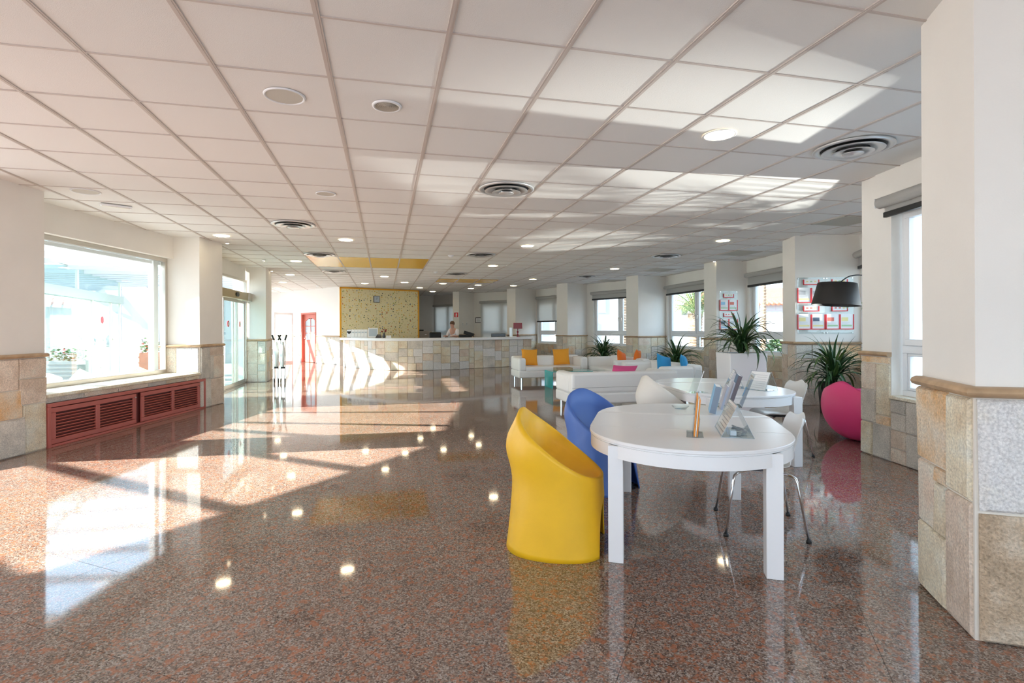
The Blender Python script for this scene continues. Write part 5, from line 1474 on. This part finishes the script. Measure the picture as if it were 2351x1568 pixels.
vbox(.1, 3.2, .01, -.26, 2.2, 'pane', GLASSG); vbox(3.26, 4.7, .01, -.26, 2.2, 'pane', GLASSG); vbox(4.76, LV_ - .06, .01, -.26, 2.2, 'pane', GLASSG)
MB().cyl((*onV(3.95, -.02), 1.95), (*onV(3.95, -.03), 1.95), .1).build('sticker', REDPL, pv)
# porch stone wall and white wall behind
STR = [ST_BROWN, ST_GREY, ST_PINK, plain('slate_stone', (.13, .14, .16), .8, bump=.5, bscale=12, var=.2)]
def rubble(name, p, q, z0, z1, seed, label, ztop):
    p, q = Vector(p), Vector(q); L_ = (q - p).length; d = (q - p).normalized()
    o = thing(name, (p.x, p.y, -.26), math.atan2(d.y, d.x), label, 'wall')
    MB().box(0, L_, 0, .3, 0, z1 + .26).build('mortar_core', GROUT, o); MB().box(0, L_, .01, .3, z1 + .26, ztop + .26).build('white_upper_wall', RENDER_W, o)
    rg = random.Random(seed); x = .02; row = 0
    nz_ = max(1, round((z1 - z0) / .38)); hz = (z1 - z0 + .26) / nz_
    for rr in range(nz_):
        x = rg.uniform(-.1, .05)
        while x < L_:
            w_ = rg.uniform(.3, .55); cx_, cz_ = x + w_ / 2, (rr + .5) * hz + rg.uniform(-.03, .03)
            a0 = rg.uniform(0, 6); nn_ = rg.choice((5, 6, 7))
            ptsp = [(max(.0, min(L_, cx_ + w_ * .47 * math.cos(a0 + 2 * PI * i / nn_) * rg.uniform(.85, 1.1))), cz_ + hz * .46 * math.sin(a0 + 2 * PI * i / nn_) * rg.uniform(.85, 1.08)) for i in range(nn_)]
            M = Matrix.Rotation(PI / 2, 4, 'X')
            if x + w_ < L_ + .1 and x > -.05: MB().prism(ptsp, 0, .03, M).build('stone', rg.choice(STR), o, bevel=.01, bseg=1)
            x += w_ + .01
    return o
rubble('porch_wall', (-15.4, 18.5), (-13.5, 18.2), -.26, 1.0, 3, 'white garden wall with rubble stone base seen through the left window', 2.78)
rubble('garden_wall', (-12.6, 17.1), (-11.3, 16.9), -.26, .95, 5, 'white wall with stone base at the right behind the glass porch', 2.8)
rubble('low_stone_wall', (-9.6, 8.3), (-6.9, 10.3), -.26, .48, 6, 'low rubble stone ledge directly outside the left window', .5)
# planters
def planter(loc, rz, w_, label, flower=True, pot=RENDER_W, hh=.75):
    r = thing('planter', loc, rz, label, 'planter')
    MB().box(-w_ / 2, w_ / 2, -.25, .25, 0, hh).build('trough', pot, r, bevel=.01)
    for k in range(6): MB().box(-w_ / 2 - .01, w_ / 2 + .01, -.265, -.25, .06 + k * hh / 6.3, .06 + k * hh / 6.3 + .05).build('rib', pot, r)
    rg = random.Random(int(loc[0] * 10)); m_, f_ = MB(), MB()
    for k in range(240):
        x, y, z = rg.uniform(-w_ / 2, w_ / 2), rg.uniform(-.25, .25), hh + rg.uniform(0, .42) * (1 - .3 * rg.random())
        M = Matrix.Translation((x, y, z)) @ Matrix.Rotation(rg.uniform(0, 6), 4, 'Z') @ Matrix.Rotation(rg.uniform(-1, 1), 4, 'X')
        (f_ if rg.random() < .13 else m_).add([(-.05, 0, 0), (0, -.035, .01), (.05, 0, 0), (0, .035, .01)], [(0, 1, 2, 3)], M)
    tag(m_.build('foliage', LEAF2, r), None, kind='stuff'); tag(f_.build('blossoms', REDPL, r), None, kind='stuff')
planter((-13.35, 15.9, -.26), .1, .9, 'white ribbed trough of red flowers outside the left window')
planter((-10.62, 15.6, -.26), .3, .5, 'brown trough of flowers against the white wall by the porch', pot=TERRA, hh=1.0)
# houses
def house(loc, rz, w_, d_, h_, label, wins, roof=True):
    r = thing('villa', loc, rz, label, 'building')
    MB().box(0, w_, 0, d_, 0, h_).build('walls', RENDER_W, r)
    if roof:
        rf = MB(); rf.add([(-.3, -.3, h_), (w_ + .3, -.3, h_), (w_ + .3, d_ + .3, h_), (-.3, d_ + .3, h_), (1.2, d_ / 2, h_ + 1.3), (w_ - 1.2, d_ / 2, h_ + 1.3)], [(0, 1, 5, 4), (1, 2, 5), (2, 3, 4, 5), (3, 0, 4), (0, 3, 2, 1)]).build('roof', TERRA, r)
        n_ = int(w_ / .3); tm = MB()
        for k in range(n_): tm.tube([(-.2 + .3 * k + .1, -.33, h_ + .03), (-.2 + .3 * k + .1, d_ / 4, h_ + .55)], .09, n=6)
        tag(tm.build('roof_tiles', TERRA, r), None, kind='stuff')
    for (a, b, c, e) in wins:
        fo = MB().box(a - .06, b + .06, -.05, .02, c - .06, e + .06).build('window', RENDER_W, r); MB().box(a, b, -.06, -.04, c, e).build('pane', PALESCREEN, fo)
    return r
house((-25.5, 27.5, -.26), -.1, 6, 5, 3.0, 'small white villa with terracotta tiled eaves seen through the left window', [(2.2, 3.4, .3, 2.2), (4.4, 5.2, .9, 2.0)])
house((-17.6, 26.5, -.26), -.2, 3.6, 4, 3.6, 'white house with red eaves behind the glass porch', [(1.2, 2.4, .9, 2.3)])
house((3.5, 38, -.26), .0, 8, 6, 6.2, 'two storey white villa seen through the window left of the palm', [(1.2, 3.2, 2.8, 4.4), (5, 7, 2.8, 4.4), (1.2, 2.6, .2, 2.0), (5, 6.4, .2, 2.0)], roof=False)
house((12.2, 35, -.26), -.15, 8, 6, 3.1, 'white villa with terracotta roof behind the palm trunk', [(1.5, 3, .9, 2.2), (5, 6.5, .9, 2.2)])
house((17.0, 27.5, -.26), -.6, 9, 6, 3.0, 'white villa with terracotta roof seen between the poster columns', [(1.5, 3, .9, 2.2), (5, 6.5, .9, 2.2)])
house((-3.5, 52, -.26), .1, 8, 6, 5.5, 'white house behind the half lowered blind', [(1.5, 3, 1.2, 2.5), (5, 6.5, 1.2, 2.5)], roof=False)
house((14.5, 14.0, -.26), .6, 7, 5, 3.2, 'villa with terracotta roof outside the near right window', [(2, 3.4, 1, 2.2)])
# wall outside
for k, (a, b, lb) in enumerate((((7.6, 29.5), (11.0, 29.0), 'white garden wall behind the palms'),)):
    r = thing('boundary_wall', (0, 0, -.26), 0, lb, 'wall'); MB().seg(a, b, .2, 0, 2.3).build('wall_body', RENDER_W, r); MB().seg(a, b, .26, 2.3, 2.36).build('coping', RENDER_W, r)
def frond_mesh(L_, seed, droop=95, up=60):
    rg = random.Random(seed); n = 22; m = MB(); x = z = 0; a = math.radians(up); st = L_ / n; pts_ = []
    for k in range(n + 1):
        pts_.append(Vector((x, 0, z))); x += math.cos(a) * st; z += math.sin(a) * st; a -= math.radians(droop) / n * (.5 + k / n)
    m.tube(pts_, .02, n=4, rs=[.03 * (1 - .8 * k / n) for k in range(n + 1)])
    for k in range(3, n + 1):
        t = k / n; ll = .5 * math.sin(PI * min(1, t * .8 + .2)) + .1
        for s_ in (-1, 1):
            b0 = pts_[k]; tip = b0 + Vector((ll * .5, s_ * ll * .8, -ll * .35 + rg.uniform(-.05, .05))); w_ = Vector((.022, 0, 0))
            m.add([b0 - w_, b0 + w_, tip], [(0, 1, 2)])
    return m.mesh('frond', PALM)
FR = [frond_mesh(2.4, 1), frond_mesh(2.6, 2, 70, 75), frond_mesh(2.2, 3, 120, 45)]
def palm(loc, h_, rt, label, nf=30, seed=0):
    r = thing('palm_tree', loc, 0, label, 'tree')
    prof = []
    k = 0; z = 0
    while z < h_:
        prof += [(rt * (1.0 if z < h_ * .75 else 1.15) , z), (rt * 1.22, z + .1)]; z += .13
    prof.append((rt * .6, h_))
    MB().lathe([(0, 0)] + prof + [(0, h_ + .1)], n=14).build('trunk', TRUNK, r)
    rg = random.Random(seed)
    for k in range(nf):
        s = rg.uniform(.85, 1.15)
        inst('frond', FR[k % 3], r, (0, 0, h_ - .05 + rg.uniform(0, .25)), (0, rg.uniform(-.5, .6), k * 2.399), (s, s, s))
palm((8.3, 24, -.26), 2.3, .27, 'thick date palm with low crown seen through the palm window', 36, 1)
palm((5.5, 26.0, -.26), 6.5, .15, 'tall slender palm trunk seen through the window left of the palm window', 22, 2)
palm((10.45, 22.0, -.26), 6.5, .1, 'tall thin palm trunk seen between the poster columns', 20, 3)
palm((7.9, 7.6, -.26), 1.0, .2, 'added low palm outside the right windows beside the arc lamp', 22, 5)  # added palm, its fronds break the ceiling spot's beam into streaks
palm((8.5, 9.7, -.26), .9, .15, 'added low palm outside the windows, farther of the two low ones', 20, 8)  # second palm added only to dapple the light thrown on the ceiling
palm((9.25, 12, -.26), 4.5, .13, 'grey palm trunk seen through the near right window', 24, 6)
# clipped shrub behind near window
def shrub(loc, rx, rz_, label, seed, mat=LEAF2):
    r = thing('shrub', loc, 0, label, 'shrub'); rg = random.Random(seed); m_ = MB()
    for k in range(1500):
        d = Vector((rg.gauss(0, 1), rg.gauss(0, 1), rg.gauss(0, 1))).normalized() * rg.uniform(.75, 1)
        M = Matrix.Translation((d.x * rx, d.y * rx, rz_ + d.z * rz_)) @ Matrix.Rotation(rg.uniform(0, 6), 4, 'Z') @ Matrix.Rotation(rg.uniform(-1.5, 1.5), 4, 'X')
        m_.add([(-.09, 0, 0), (0, -.05, .02), (.09, 0, 0), (0, .05, .02)], [(0, 1, 2, 3)], M)
    tag(m_.build('foliage', mat, r), None, kind='stuff'); MB().cyl((0, 0, 0), (0, 0, rz_), .06).build('stem', TRUNK, r)
shrub((11.3, 14.6, -.26), 1.1, 1.3, 'green shrub outside the near right window', 1)
shrub((-22, 21.5, -.26), 1.5, 1.2, 'green shrub far outside the left window', 2)
shrub((10.2, 19.0, -.26), 1.0, .8, 'low shrub beside the thick palm', 3)
